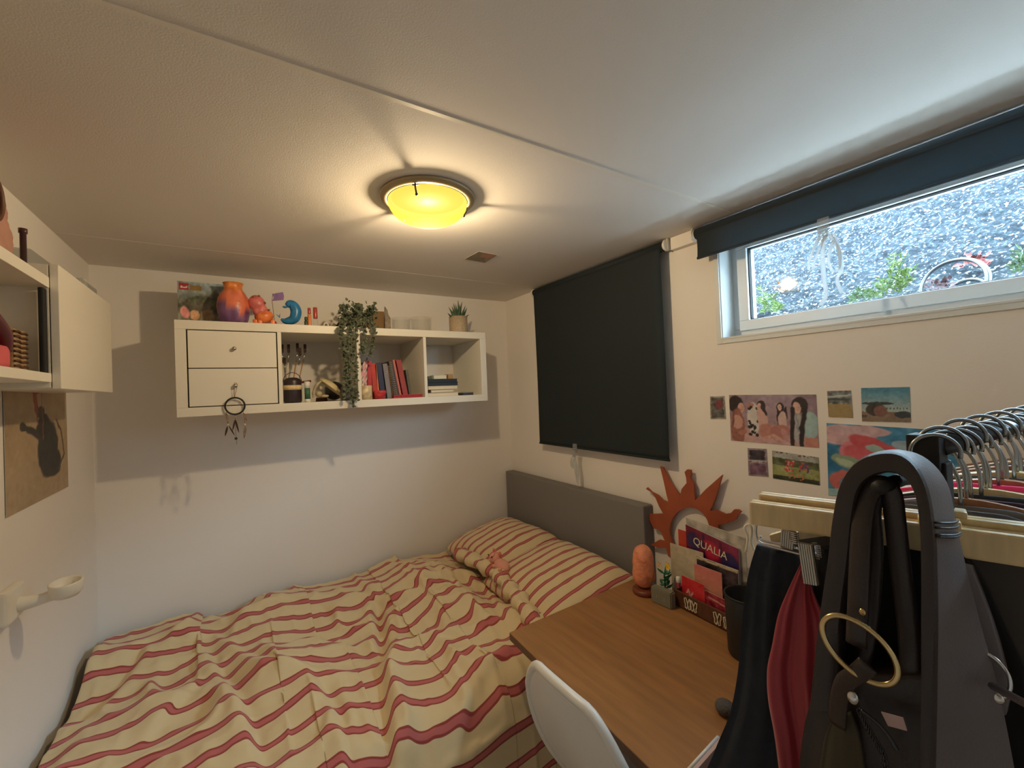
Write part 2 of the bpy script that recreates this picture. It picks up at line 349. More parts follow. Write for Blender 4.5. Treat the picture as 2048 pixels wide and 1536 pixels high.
mxc = nt.nodes.new('ShaderNodeMixRGB'); mxc.inputs[2].default_value = rgb(150,158,160); nt.links.new(c2.outputs[0], mxc.inputs[0]); nt.links.new(cr.outputs[0], mxc.inputs[1]); nt.links.new(mxc.outputs[0], b.inputs['Base Color'])
gb = new_obj('ground_bank', me, gm, None, True); gb['kind'] = 'structure'
def G(u, v):                                         # bank point seen at a pixel
    r = RM @ np.array([u-CX, v-CY, F]); r = r/r[0]; x = (.13-.62*1.9)/(r[2]-.62); return Vector((float(x), float(r[1]*x), float(r[2]*x)))

struct(B('unseen_bounce_ground', (XR+.25,-2.2,.02), (2.04,2.6,.12), mat('pale_bounce_concrete', rgb(128,128,124), .8, var=(8,.1)))).name = 'ground_bounce_slab'  # unseen pale slab, added to bounce skylight up onto the ceiling

# ================================================================== BLINDS
def blind(name, y0, y1, zb, xw, label, roll_r=.022):
    t = thing(name, label, 'blind')
    zt = ZC-.03
    T('roller', [(xw,y0,zt),(xw,y1,zt)], roll_r, M['blind'], t, 20)
    bm = bmesh.new(); xf = xw-roll_r+.001
    n = 40; a = []; c = []
    for i in range(n+1):
        s = i/n; z = zt+(zb-zt)*s; cur = .004*math.sin(s*3)
        a.append((xf+cur, y0+.012, z)); c.append((xf+cur, y1-.012, z))
    bmx = sheet(a, c, 20, 1, .0012, 1.2, (1,0,0), .0012, straight=True); obj('fabric', bmx, M['blind'], t, True)
    T('bottom_bar', [(xf+.002,y0+.012,zb),(xf+.002,y1-.012,zb)], .0055, M['blind'], t, 10)
    for yy, s in ((y0,-1),(y1,1)):
        bm = bmesh.new(); tube(bm, [(xw,yy,zt),(xw,yy+s*.006,zt)], .021, 20); tube(bm, [(xw,yy+s*.006,zt),(xw,yy+s*.014,zt)], .026, 20)
        box(bm, (xw-.006, min(yy+s*.014,yy+s*.018), zt-.02), (XR, max(yy+s*.014,yy+s*.018), ZC-.001), .001)
        obj('bracket', bm, M['white2'], t, False)
    return t, xf
def pull(t, x, y, z, w, scale, loops, tint):
    bm = bmesh.new(); box(bm, (x-.004,y-w/2,z-.03*scale), (x-.0015,y+w/2,z+.02*scale), .001); box(bm, (x-.010,y-w/2+.003,z-.055*scale), (x-.007,y+w/2-.003,z-.012*scale), .001)
    box(bm, (x-.010,y-w/2,z-.016*scale), (x-.0015,y+w/2,z-.012*scale)); obj('pull_clip', bm, M['clear'], t)
    for path, rw in loops:
        P = catmull(path, 8); A = [Vector(tuple(p)) for p in P]; L, R = [], []
        for i, p in enumerate(A):
            ang = .5*math.sin(i*.35); d = Vector((.7*math.sin(ang), math.cos(ang), .15))*rw/2; L.append(p-d); R.append(p+d)
        obj('ribbon', sheet(L, R, 3, 1, 0, 1, (1,0,0), .0006, straight=True), M['ribbon'], t, True)
b1, xf1 = blind('roller_blind', 1.225, 2.215, -.338, 1.618, 'dark blackout roller blind pulled down over the wall beside the corner')
pull(b1, xf1-.003, 1.86, -.335, .035, 1, [([(xf1-.01,1.86,-.38),(xf1-.012,1.885,-.40),(xf1-.012,1.89,-.44),(xf1-.010,1.878,-.455),(xf1-.012,1.872,-.42),(xf1-.01,1.86,-.385)],.012), ([(xf1-.01,1.86,-.38),(xf1-.014,1.853,-.42),(xf1-.012,1.856,-.47),(xf1-.014,1.846,-.53)],.014), ([(xf1-.01,1.858,-.38),(xf1-.014,1.84,-.43),(xf1-.012,1.842,-.48),(xf1-.014,1.835,-.54)],.012)], None)
b2, xf2 = blind('roller_blind', -1.06, 1.068, .507, 1.618, 'grey-green roller blind rolled up above the window')
yc = H(1648,450,0,xf2).y
def wp(u, v): return H(u, v, 0, xf2-.014)
pull(b2, xf2-.003, yc, .49, .034, 1, [
 ([wp(1655,462),wp(1636,480),wp(1622,510),wp(1616,535),wp(1624,540),wp(1630,520),wp(1642,490),wp(1652,470)],.010),
 ([wp(1650,470),wp(1645,510),wp(1648,560),wp(1652,590),wp(1640,612)],.014),
 ([wp(1656,465),wp(1668,470),wp(1678,500),wp(1680,530),wp(1668,545),wp(1658,525),wp(1660,500),wp(1668,480)],.010),
 ([wp(1658,468),wp(1678,500),wp(1682,540),wp(1674,560),wp(1684,588)],.013)], None)
# boxing strip between the blinds
struct(B('trim_4', (XR-.03,1.075,ZC-.055), (XR,1.2,ZC-.001), M['wall'], None, .002))

# ================================================================== CEILING LAMP + PHOTO
lc = Vector((.545,1.318,0)); lt = thing('ceiling_lamp', 'round ceiling lamp with glowing amber glass bowl and metal rim', 'lamp')
bm = bmesh.new(); mt = Matrix.Translation(lc)
lathe(bm, [(.128,ZC-.013),(.131,ZC-.015),(.138,ZC-.0145),(.150,ZC-.011),(.154,ZC-.007),(.154,ZC-.001),(.148,ZC),(.128,ZC)], 64, mt)
obj('metal_rim', bm, mat('satin_bronze', rgb(168,150,118), .4, .35), lt, True)
bm = bmesh.new(); lathe(bm, [(0,ZC-.006),(.116,ZC-.006),(.1278,ZC-.0152),(.1278,ZC-.003)], 48, mt); obj('base_plate', bm, mat('glare_damping_base', rgb(20,18,15), .9, spec=0), lt)  # plate coloured near black so the bulb-lit interior stays dim through the bowl
bulb = Vector((.553,1.335,ZC-.040))
def domemat():
    m = bpy.data.materials.new('amber_glass_lit'); m.use_nodes = True; nt = m.node_tree; nt.nodes.clear()
    o = nt.nodes.new('ShaderNodeOutputMaterial'); em = nt.nodes.new('ShaderNodeEmission'); tr = nt.nodes.new('ShaderNodeBsdfTransparent'); tr.inputs[0].default_value = (1,.90,.72,1)
    mx = nt.nodes.new('ShaderNodeMixShader'); mx.inputs[0].default_value = .12
    g = nt.nodes.new('ShaderNodeNewGeometry'); d = nt.nodes.new('ShaderNodeVectorMath'); d.operation = 'DISTANCE'; d.inputs[1].default_value = (.590,1.430,ZC-.062)
    nt.links.new(g.outputs['Position'], d.inputs[0]); cr = nt.nodes.new('ShaderNodeValToRGB'); e = cr.color_ramp.elements
    e[0].position = .02; e[0].color = (3.4,3.1,2.2,1); e[1].position = .26; e[1].color = (1.30,.86,.11,1)
    x = e.new(.055); x.color = (3.0,2.5,1.0,1); x = e.new(.10); x.color = (1.7,1.45,.20,1); x = e.new(.15); x.color = (1.42,1.05,.12,1)
    nt.links.new(d.outputs['Value'], cr.inputs[0]); nt.links.new(cr.outputs[0], em.inputs[0]); em.inputs[1].default_value = .39
    nt.links.new(em.outputs[0], mx.inputs[1]); nt.links.new(tr.outputs[0], mx.inputs[2]); nt.links.new(mx.outputs[0], o.inputs[0]); return m
bm = bmesh.new(); lathe(bm, [(.1280*math.cos(a)**.9, ZC-.0155-.072*math.sin(a)) for a in np.linspace(0, PI/2, 16)[:-1]]+[(0,ZC-.0875)], 64, mt)
obj('glass_bowl', bm, domemat(), lt, True)
pl = bpy.data.lights.new('lamp_bulb', 'POINT'); pl.energy = 66; pl.color = (1,.84,.62); pl.shadow_soft_size = .02
po = bpy.data.objects.new('lamp_bulb', pl); COL.objects.link(po); po.location = bulb; po.parent = lt
for a in (math.radians(232), math.radians(112), math.radians(-8)):
    c, s = math.cos(a), math.sin(a); q = lambda r, z: lc+Vector((c*r, s*r, z))
    bm = bmesh.new(); tube(bm, catmull([q(.132,ZC-.014), q(.132,ZC-.026), q(.126,ZC-.036), q(.122,ZC-.042)], 4), .0028, 8)
    bmesh.ops.create_icosphere(bm, subdivisions=2, radius=.0045, matrix=Matrix.Translation(q(.122,ZC-.043)))
    tube(bm, [q(.131,ZC-.018)-Vector((-s,c,0))*.009, q(.131,ZC-.018)+Vector((-s,c,0))*.009], .0025, 6); obj('clip', bm, M['darkmetal'], lt, True)
def pp(P): P.noise(4, 25); P.ell(.3,.4,.35,.4,(120,108,84)); P.ell(.75,.6,.28,.35,(170,120,98)); P.ell(.6,.2,.3,.15,(130,120,95))
tag(printed('photo_print', (.942,1.85,ZC-.002), (.95,1.72,ZC-.002), (1.06,1.862,ZC-.0015), (0,0,.0012), pp, 1.1, (140,118,95), 20, tr=(1.052,1.727,ZC-.003)), 'small brownish photo stuck flat on the ceiling near the lamp', 'photo')

# ================================================================== WALL SHELF
sx0, sx1, sz0, sz1, sy = -.211, 1.259, -.056, .350, 2.242
sh = thing('wall_shelf', 'white four-compartment wall shelf with two drawers on its left end', 'shelf')
tk, dvd = .038, .016; cw = (sx1-sx0-2*tk-3*dvd)/4; cells = [sx0+tk+i*(cw+dvd) for i in range(4)]
B('top_board', (sx0,sy,sz1-tk), (sx1,YB,sz1), M['white'], sh, .0015); B('bottom_board', (sx0,sy,sz0), (sx1,YB,sz0+tk), M['white'], sh, .0015)
B('side_panel', (sx0,sy,sz0+tk), (sx0+tk,YB,sz1-tk), M['white'], sh, .001); B('side_panel', (sx1-tk,sy,sz0+tk), (sx1,YB,sz1-tk), M['white'], sh, .001)
for i in range(1,4): B('divider', (cells[i]-dvd,sy+.002,sz0+tk), (cells[i],YB,sz1-tk), M['white'], sh)
B('drawer_case', (cells[0]+.001,sy+.012,sz0+tk+.001), (cells[0]+cw-.001,YB-.02,sz1-tk-.001), M['gap'], sh)
zm = (sz0+sz1)/2
for z0, z1 in ((sz0+tk+.004, zm-.002), (zm+.002, sz1-tk-.004)):
    d = B('drawer', (cells[0]+.005,sy+.002,z0), (cells[0]+cw-.005,sy+.02,z1), M['white'], sh, .001)
    bm = bmesh.new(); lathe(bm, [(0,.018),(.007,.018),(.0085,.014),(.0075,.009),(.004,.006),(.004,0)], 20, frame((cells[0]+cw/2,sy+.002,(z0+z1)/2+.003),(1,0,0),(0,0,1)))
    obj('knob', bm, M['steel'], d, True)
knob_low = Vector((cells[0]+cw/2, sy-.010, (sz0+tk+zm)/2+.004))
# dreamcatcher on the lower knob
dc = thing('dreamcatcher', 'small dreamcatcher with dark ring and brown feathers hanging from the lower drawer knob', 'ornament')
ry = sy-.014; rc = H(470,812,1,ry); rr = .036
T('cord', catmull([knob_low+Vector((-.006,0,.004)), knob_low+Vector((0,0,.013)), knob_low+Vector((.007,0,.004)), rc+Vector((.001,0,rr+.01)), rc+Vector((0,0,rr)), rc+Vector((-.001,0,rr+.01)), knob_low+Vector((-.006,0,.004))], 4), .0009, M['brownclo'], dc, 5)
T('ring', [rc+Vector((rr*math.cos(a),0,rr*math.sin(a))) for a in np.linspace(0,2*PI,41)[:-1]], .0036, M['black'], dc, 8, True)
bm = bmesh.new()
for k in range(8):
    a0, a1, a2 = k*PI/4, (k+3)*PI/4, (k+1)*PI/4; q = lambda a, r: rc+Vector((r*math.cos(a),0,r*math.sin(a)))
    tube(bm, [q(a0,rr), q((a0+a2)/2,rr*.68), q(a2,rr)], .0004, 4); tube(bm, [q((a0+a2)/2,rr*.68), q(a2+.1,rr*.38), q((a0+a2)/2+PI/4,rr*.68)], .0004, 4)
obj('web', bm, M['paper'], dc)
M['featherlt'] = mat('grey_feather', rgb(138,118,104), .9, var=(80,.4))
def feather(base, tip, w, dark):
    base, tip = Vector(base), Vector(tip); d = tip-base; s = Vector((d.z,0,-d.x)).normalized(); L, R = [], []
    for i in range(9):
        t = i/8; ww = w*math.sin(PI*min(1,t*.93+.07))**.7*(1-.3*t); p = base.lerp(tip, t)+Vector((0,-.002*math.sin(t*3),0)); L.append(p-s*ww/2); R.append(p+s*ww/2)
    obj('feather', sheet(L, R, 4, 1, .0006, 2, (0,1,0), .0005, straight=True), M['featherlt'] if not dark else M['featherdark'], dc)
M['featherdark'] = mat('dark_feather', rgb(66,48,40), .9, var=(80,.5)); 
def px(u, v): return H(u, v, 1, ry)
feather(px(452,826), px(457,848), .012, 0); feather(px(486,826), px(494,842), .011, 0); feather(px(470,840), px(465,862), .008, 1); feather(px(471,840), px(478,866), .008, 1)
feather(px(455,853), px(450,873), .009, 1); feather(px(458,852), px(470,872), .006, 1); feather(px(491,852), px(488,878), .012, 0)
for u, v, r in ((471,834,.003),(456,849,.0035),(490,849,.004),(473,860,.0025)):
    bm = bmesh.new(); bmesh.ops.create_icosphere(bm, subdivisions=2, radius=r, matrix=Matrix.Translation(px(u,v))); obj('bead', bm, M['paper'], dc, True)
bm = bmesh.new(); 
for k in range(5): tube(bm, [px(472,877), px(472,877)+Vector((.006*math.cos(k*1.256),0,.006*math.sin(k*1.256)))], .0025, 5)
obj('bead', bm, M['featherdark'], dc)
T('string', [px(470,830), px(471,850), px(472,874), px(474,889)], .0006, M['featherdark'], dc, 4); T('string', [px(454,822), px(452,835), px(456,849)], .0006, M['featherdark'], dc, 4); T('string', [px(486,822), px(489,835), px(490,849)], .0006, M['featherdark'], dc, 4)

# ------------------------------------------------------------------ things on top of the shelf
zt = sz1
def top(u, v, y=2.34): return H(u, v, 1, y)
# building-toy carton
a, c = top(355,600,2.40), top(462,600,2.40); hz = top(400,565,2.40).z
def pbox(P):
    P.noise(5, 50, 3); P.grad(.5, 1, (120,140,150)); P.noise(9, 35, 8); P.ell(.45,.45,.5,.24,(70,66,52)); P.ell(.3,.25,.12,.12,(190,140,100)); P.ell(.12,.3,.10,.14,(205,125,120), .5); P.ell(.55,.25,.2,.14,(120,100,70))
    P.ell(.7,.55,.12,.3,(56,66,54)); P.line([(.25,.55),(.35,.65),(.5,.62),(.7,.5)], .05, (60,72,50)); P.rect(.0,.0,1,.08,(48,54,46)); P.noise(14, 40, 11); P.c = P.c*1.05+26
    P.rect(.03,.80,.20,.96,(178,48,52)); P.rect(.06,.85,.17,.89,(238,230,225)); P.rect(.23,.81,.44,.93,(150,118,62))
t = thing('toy_box', 'toy set carton with pictured scene standing at left end of the shelf', 'box')
B('carton', (a.x,2.403,zt), (c.x,2.46,hz), mat('carton_side', rgb(96,84,80), .5), t, .001)
printed('front_print', (a.x,2.402,zt), (c.x,2.402,zt), (a.x,2.402,hz), (0,.001,0), pbox, 1.35, (96,98,84), 60, t)
# orange and purple vase
def lat(name, prof, n, mtx, m, col, parent=None):
    bm = bmesh.new(); lathe(bm, prof, n, mtx); o = obj(name, bm, m, parent, True); vcol(o.data, col); return o
vc = top(467,600,2.33); s = (top(500,600,2.33).x-top(432,600,2.33).x)/2; vh = top(467,567,2.33).z-zt
prof = [(0,0),(.72*s,0),(.86*s,.12*vh),(.97*s,.28*vh),(1.0*s,.45*vh),(.93*s,.62*vh),(.72*s,.76*vh),(.56*s,.84*vh),(.54*s,.92*vh),(.62*s,1.0*vh),(.55*s,vh),(.46*s,.9*vh),(.5*s,.7*vh),(0,.3*vh)]
def vp(co):
    x, z = co[:,0]-vc.x, co[:,2]-zt; a = np.arctan2(co[:,1]-2.33, x); zb = vh*(.40+.13*np.sin(a*2.2+.6)+.05*np.sin(a*7)); n = vnoise(a*.35+9, z*7+9, 9, 2)[:,None]
    o = np.array([232,128,96.])*np.ones((len(z),3)); o[z > .78*vh] = (232,138,70); o[z < zb] = (122,84,128); return o+(n-.5)*60
tag(lat('vase', prof, 48, Matrix.Translation((vc.x,2.33,zt)), M['ceram'], vp), 'bulging orange vase with purple lower half, next to the toy carton', 'vase')
# pink and orange figure
t = thing('clay_creature', 'pink and orange glazed clay figure leaning against the orange vase', 'figurine')
def sph(bm, c, r, sc=(1,1,1), sub=3, rot=0): bmesh.ops.create_icosphere(bm, subdivisions=sub, radius=r, matrix=Matrix.Translation(c) @ Matrix.Rotation(rot, 4, 'Y') @ Matrix.Diagonal((*sc,1)))
y = 2.31
bm = bmesh.new(); sph(bm, top(514,607,y), .034, (1.0,.9,1.15), 3, -.4); sph(bm, top(521,622,y), .032, (1,.9,1), 3)
o = obj('upper_body', bm, M['ceram'], t, True); vcol(o.data, lambda co: np.array([218,120,116.])+(vnoise(co[:,0]+5,co[:,2]+5,70,4)[:,None]-.5)*60)
bm = bmesh.new(); sph(bm, top(528,633,y), .036, (1.1,.9,.85), 3, -.2)
for u, v in ((510,642),(545,641),(520,643)): 
    p = top(u,v,y-.01); box(bm, (p.x-.009,p.y-.009,zt), (p.x+.009,p.y+.009,zt+.025), .004)
o = obj('lower_body', bm, M['ceram'], t, True); vcol(o.data, lambda co: np.array([226,122,64.])+(vnoise(co[:,0]+5,co[:,2]+5,70,6)[:,None]-.5)*50)
M['rust'] = mat('rust_glaze', rgb(150,70,44), .4)
for u, v in ((506,594),(518,592),(530,606),(538,620)): bm = bmesh.new(); sph(bm, top(u,v,y-.02), .005, (1,1,1), 2); obj('spot', bm, M['rust'], t, True)
# small purple flag
t = thing('paper_flag', 'tiny purple flag on a thin stick in front of the wall', 'flag')
y = 2.36; T('stick', [top(549,643,y), top(544,600,y), top(546,587,y)], .0012, M['brownclo'], t, 6)
bm = sheet([top(544,602,y), top(547,595,y), top(544,588,y)], [top(567,600,y), top(568,592,y), top(566,584,y)], 10, 4, .002, 1, (0,1,0), .0006); obj('flag_cloth', bm, mat('purple_cloth', rgb(140,110,165), .8), t)
bm = bmesh.new(); p = top(550,642,y); lathe(bm, [(0,0),(.012,0),(.010,.018),(.004,.03),(0,.03)], 16, Matrix.Translation((p.x,y,zt))); obj('base', bm, mat('red_foil', rgb(190,70,70), .4), t, True)
# blue figure: a leaping curve
y = 2.33; pts = [top(574,612,y), top(580,608,y), top(588,613,y), top(592,624,y), top(589,636,y), top(581,641,y), top(570,642,y), top(562,638,y)]
t = thing('blue_dolphin_figurine', 'blue curved dolphin figurine between the clay figure and nail polish', 'figurine')
P = catmull(pts, 5); n = len(P); rs = [.006+.019*math.sin(PI*min(1,(i/(n-1))*.95+.08))**.8 for i in range(n)]
bm = bmesh.new(); tube(bm, P, rs, 14); sph(bm, top(570,614,y), .007, (1.6,.8,.8)); obj('body', bm, M['bluegl'] if 'bluegl' in M else mat('blue_glaze', rgb(44,122,176), .3, var=(40,.3)), t, True)
bm = bmesh.new(); a = top(590,618,y); prism(bm, [a+Vector((.006,0,.012)), a+Vector((.022,0,.004)), a+Vector((.010,0,-.014))], (0,.006,0)); M['finb'] = mat('blue_glaze_fin', rgb(40,110,165), .3); obj('fin', bm, M['finb'], t); bm = bmesh.new(); p = top(560,636,y); prism(bm, [p, p+Vector((-.016,0,.018)), p+Vector((-.004,0,.010)), p+Vector((.002,0,.024))], (0,.006,0))
obj('tail_fin', bm, M['finb'], t); B('stand', (top(560,640,y).x,y-.02,zt), (top(594,640,y).x,y+.02,zt+.010), mat('teal_base', rgb(50,120,140), .5), t, .003)
# nail polish bottles
def bottle(name, label, u, w, uv, vbot, capc, glc, caph, group=None):
    y = 2.31; c = top(u,640,y); hw = w; zt2 = top(u,uv,y).z; zb = top(u,vbot,y).z if vbot else zt
    t = thing(name, label, 'bottle')
    bm = bmesh.new(); lathe(bm, [(0,0),(hw,0),(hw*1.05,.004),(hw*1.05,(zt2-zt)*(1-caph)-.006),(hw*.5,(zt2-zt)*(1-caph)),(0,(zt2-zt)*(1-caph))], 20, Matrix.Translation((c.x,y,zt))); obj('bottle_body', bm, glc, t, True)
    bm = bmesh.new(); z1 = zt+(zt2-zt)*(1-caph); lathe(bm, [(hw*.85,0),(hw*.9,.003),(hw*.85,zt2-z1-.003),(hw*.7,zt2-z1),(0,zt2-z1)], 20, Matrix.Translation((c.x,y,z1))); obj('cap', bm, capc, t, True)
redcap = mat('red_gloss', rgb(176,72,66), .25); 
bottle('nail_polish', 'red-capped clear polish bottle on top of the shelf', 631, .0115, 615, None, redcap, M['glass'], .55)
bottle('nail_polish', 'orange tube with red top just left of the clear polish bottle', 619, .0085, 616, None, redcap, mat('orange_tube', rgb(224,140,90), .4), .3)
bottle('nail_polish', 'short dark green bottle, shortest of the three small bottles', 612, .008, 634, None, mat('dark_green', rgb(60,78,66), .4), mat('dark_green2', rgb(60,78,66), .4), .3)
for u, lab in ((652,'tiny cream ring-shaped trinket beside the trailing ivy'), (667,'tiny brown ring-shaped trinket touching the trailing ivy leaves')):
    y = 2.30; c = top(u,645,y); bm = bmesh.new(); R0 = .010
    tube(bm, [(c.x+R0*math.cos(a), y+.002*math.sin(2*a), zt+R0+.0035+R0*math.sin(a)) for a in np.linspace(0,2*PI,21)[:-1]], .0035, 8, True)
    sph(bm, Vector((c.x-R0*1.2,y-.004,zt+.006)), .006); tag(obj('trinket', bm, M['terr'] if u > 660 else M['paper'], None, True), lab, 'trinket')
# trailing ivy
iv = thing('trailing_ivy', 'trailing artificial ivy spilling from the shelf top down past its divider', 'plant')
bm = bmesh.new(); p = top(715,640,2.38); lathe(bm, [(0,0),(.045,0),(.055,.07),(.05,.07),(.045,.05),(0,.05)], 24, Matrix.Translation((p.x,2.38,zt))); obj('pot', bm, M['terr'], iv, True)
R = random.Random(3); strands = []
def ivp(u, v, y): return H(u, v, 1, y)
paths = [([(700,632,2.34),(690,640,2.25),(684,665,2.215),(687,700,2.21),(692,735,2.21),(690,765,2.21)],0), ([(705,632,2.34),(700,642,2.23),(700,670,2.21),(702,705,2.205),(700,745,2.205),(702,785,2.205),(706,812,2.205)],0),
 ([(715,632,2.34),(716,643,2.23),(714,668,2.21),(709,700,2.205),(712,735,2.20),(708,770,2.20),(712,800,2.2)],0), ([(725,632,2.34),(728,645,2.23),(732,668,2.21),(728,690,2.21),(726,705,2.21)],0),
 ([(735,630,2.34),(742,645,2.23),(746,665,2.21),(742,690,2.215),(741,712,2.21)],0), ([(690,630,2.33),(683,645,2.23),(680,668,2.215)],0), ([(712,632,2.34),(706,645,2.24),(694,680,2.20),(696,720,2.195),(698,760,2.19),(690,790,2.2)],0),
 ([(700,632,2.34),(692,600+30,2.30),(686,612,2.30),(680,615,2.29)],1), ([(735,630,2.34),(740,622,2.3),(745,613,2.29),(748,616,2.28)],1), ([(720,632,2.34),(718,615,2.3),(712,610,2.28)],1)]
stb = bmesh.new(); lv = bmesh.new()
def leaf(bm, p, d, n, L, Wd):
    d = d.normalized(); s = d.cross(n).normalized(); nn = s.cross(d); k = [bm.verts.new(p), bm.verts.new(p+d*L*.35+s*Wd*.5), bm.verts.new(p+d*L*.7+s*Wd*.38), bm.verts.new(p+d*L+nn*L*.05), bm.verts.new(p+d*L*.7-s*Wd*.38), bm.verts.new(p+d*L*.35-s*Wd*.5)]
    m = bm.verts.new(p+d*L*.5-nn*L*.12)
    for i in range(6): bm.faces.new((k[i], k[(i+1) % 6], m))
for pth, kk in paths:
    P = [Vector(tuple(q)) for q in catmull([ivp(*q) for q in pth], 8)]; tube(stb, P, .0012, 4)
    for p in P:
        for q in range(2):
            d = Vector((R.uniform(-1,1), R.uniform(-1,.3), R.uniform(-.9,.5))); leaf(lv, p+Vector((R.uniform(-.006,.006),R.uniform(-.005,.005),R.uniform(-.006,.006))), d, Vector((R.uniform(-.5,.5),-1,R.uniform(0,.8))), R.uniform(.014,.024), R.uniform(.011,.018))
for k in range(280):
    u, v = R.gauss(713,20), R.gauss(634,13); v = min(v, 655); u = max(676,min(750,u))
    d = Vector((R.uniform(-1,1), R.uniform(-1,.1), R.uniform(-.4,1))); leaf(lv, ivp(u, v, R.uniform(2.25,2.42)), d, Vector((0,-1,R.uniform(0,1))), R.uniform(.014,.024), R.uniform(.011,.018))
for v_ in lv.verts:
    pass
obj('stems', stb, mat('ivy_stem', rgb(66,70,48), .7), iv); o = obj('foliage', lv, M['leaf'], iv, False, False); o['kind'] = 'stuff'
# brown box and grey card behind the ivy
a, c = top(735,640,2.40), top(769,640,2.40); z1 = top(750,622,2.40).z
tag(B('cardboard_box', (a.x,2.40,zt), (c.x,2.47,z1), mat('brown_board', rgb(128,96,56), .7), None, .002), 'brown box standing behind the ivy foliage', 'box')
bm = bmesh.new(); pts = [(770,656),(770,613),(775,620),(777,630),(781,636),(782,658)]; prism(bm, [top(u,v,2.37) for u,v in pts], (0,.012,0)); tag(obj('driftwood_piece', bm, mat('grey_driftwood', rgb(140,126,108), .8, var=(40,.3))), 'jagged grey driftwood piece between the brown box and glasses', 'ornament')
# glasses
def glass(u0, u1, v1, y, label):
    a, c = top(u0,650,y), top(u1,650,y); r = (c.x-a.x)/2; h = top((u0+u1)/2,v1,y).z-zt; bm = bmesh.new()
    lathe(bm, [(0,.002),(r*.88,0),(r*.95,.006),(r,h),(r*.93,h),(r*.88,.010),(0,.010)], 28, Matrix.Translation(((a.x+c.x)/2,y,zt))); tag(obj('drinking_glass', bm, M['glass'], None, True), label, 'glass', 'glasses on top of the shelf')
glass(783,821,637,2.36,'clear glass tumbler left of the other, near the driftwood'); glass(822,862,636,2.40,'clear glass tumbler right of the other, towards the succulent')
# succulent
st = thing('potted_succulent', 'spiky green succulent in a speckled clay pot on the shelf', 'plant')
y = 2.33; a, c = top(900,650,y), top(933,650,y); r = (c.x-a.x)/2; cxs = (a.x+c.x)/2; h = top(915,634,y).z-zt
bm = bmesh.new(); lathe(bm, [(0,0),(r*.93,0),(r*.98,.01),(r,h),(r*.9,h),(r*.88,h-.01),(0,h-.01)], 28, Matrix.Translation((cxs,y,zt))); obj('pot', bm, M['terr'], st, True)
tips = [(916,600),(907,606),(924,603),(897,614),(931,611),(900,620),(934,615),(895,626),(938,629),(911,608),(920,608),(904,612),(928,618),(899,630),(929,630)]
for k, (u, v) in enumerate(tips):
    tp = top(u, v, y+(.02 if k % 3 == 0 else -.02 if k % 3 == 1 else 0)); b0 = Vector((cxs+(tp.x-cxs)*.25, y+(k % 3-1)*.008, zt+h-.012)); mid = (b0*.45+tp*.55)+Vector((0,0,-.004))
    P = catmull([b0, mid, tp], 4); bm = bmesh.new(); tube(bm, P, [.0075,.008,.0078,.0072,.0062,.005,.0036,.0022,.0004], 7); obj('leaf', bm, M['succ'], st, True)

# ------------------------------------------------------------------ compartment 2
zf = sz0+tk
def cp(u, v, y=2.33): return H(u, v, 1, y)
t = thing('brush_jar', 'glass jar of dark-tipped paint brushes beside the drawers', 'jar')
y = 2.44; jc = cp(581,780,y); bm = bmesh.new(); jr, jh = .04, .12; lathe(bm, [(0,.002),(jr,0),(jr,jh),(jr*.95,jh),(jr*.94,.006),(0,.006)], 24, Matrix.Translation((jc.x,y,zf))); obj('jar_glass', bm, M['glass'], t, True)
brushes = [((572,780),(578,692)),((580,780),(597,690)),((585,780),(602,699)),((588,780),(613,692)),((568,780),(564,692)),((576,780),(568,718))]
for k, (b0, t0) in enumerate(brushes):
    p0, p1 = cp(*b0, y), cp(*t0, y-.02); p0.z = zf+.01; br = thing('paint_brush', ['paint brush with vertical handle and dark bristles, second from left in the jar','paint brush leaning right with the highest of the middle dark tips','paint brush with the lower dark tip in the middle of the jar','paint brush leaning farthest right with a shiny ferrule','paint brush closest to the drawer side of the jar','short brown brush low at the drawer side of the jar'][k], 'brush', group='paint brushes in the jar')
    d = p1-p0; T('handle', [p0, p0+d*.7], .0025, M['wood2'] if k % 2 else M['paper'], br, 7); T('ferrule', [p0+d*.7, p0+d*.88], .0034, M['chrome'], br, 8)
    bm = bmesh.new(); q = frame(p0+d*.88, (1,0,0), d); box(bm, (-.0065,0,-.003), (.0065,d.length*.15,.003), .002, q); obj('bristles', bm, M['featherdark'], br)
# dark tin with handle and cream band
t = thing('small_basket', 'dark round tin with wire handle and cream band, in front of brushes', 'tin')
y = 2.30; a, c = cp(567,790,y), cp(604,790,y); r = (c.x-a.x)/2; x0 = (a.x+c.x)/2; h = cp(585,764,y).z-zf; bz = [cp(585,790-4,y).z, cp(585,775,y).z]
bm = bmesh.new(); lathe(bm, [(0,0),(r*.9,0),(r,.01),(r,h),(r*.9,h+.012),(r*.5,h+.02),(0,h+.022)], 28, Matrix.Translation((x0,y,zf))); obj('tin_body', bm, mat('dark_tin', rgb(52,40,42), .35), t, True)
bm = bmesh.new(); lathe(bm, [(r*1.01,0),(r*1.05,0),(r*1.05,.022),(r*1.01,.022)], 28, Matrix.Translation((x0,y,zf+h*.62))); obj('band', bm, M['wood'], t, True)
T('handle', [Vector((x0+r*math.cos(a_),y,zf+h+.045*math.sin(a_))) for a_ in np.linspace(PI,0,15)], .0016, M['black'], t, 6)
bm = bmesh.new(); a = cp(600,770,2.30); tube(bm, [cp(600,765,2.34), cp(622,762,2.34)], .005, 8); tag(obj('hair_clip', bm, mat('dark_red', rgb(110,30,34), .4), None, True), 'dark red bar lying across behind the glue stick', 'clip')
t = thing('glue_stick', 'green and white glue stick standing on the shelf beside the shell', 'glue stick')
y = 2.275; c = cp(615,790,y); r = .0125; hh_ = cp(615,763,y).z-zf
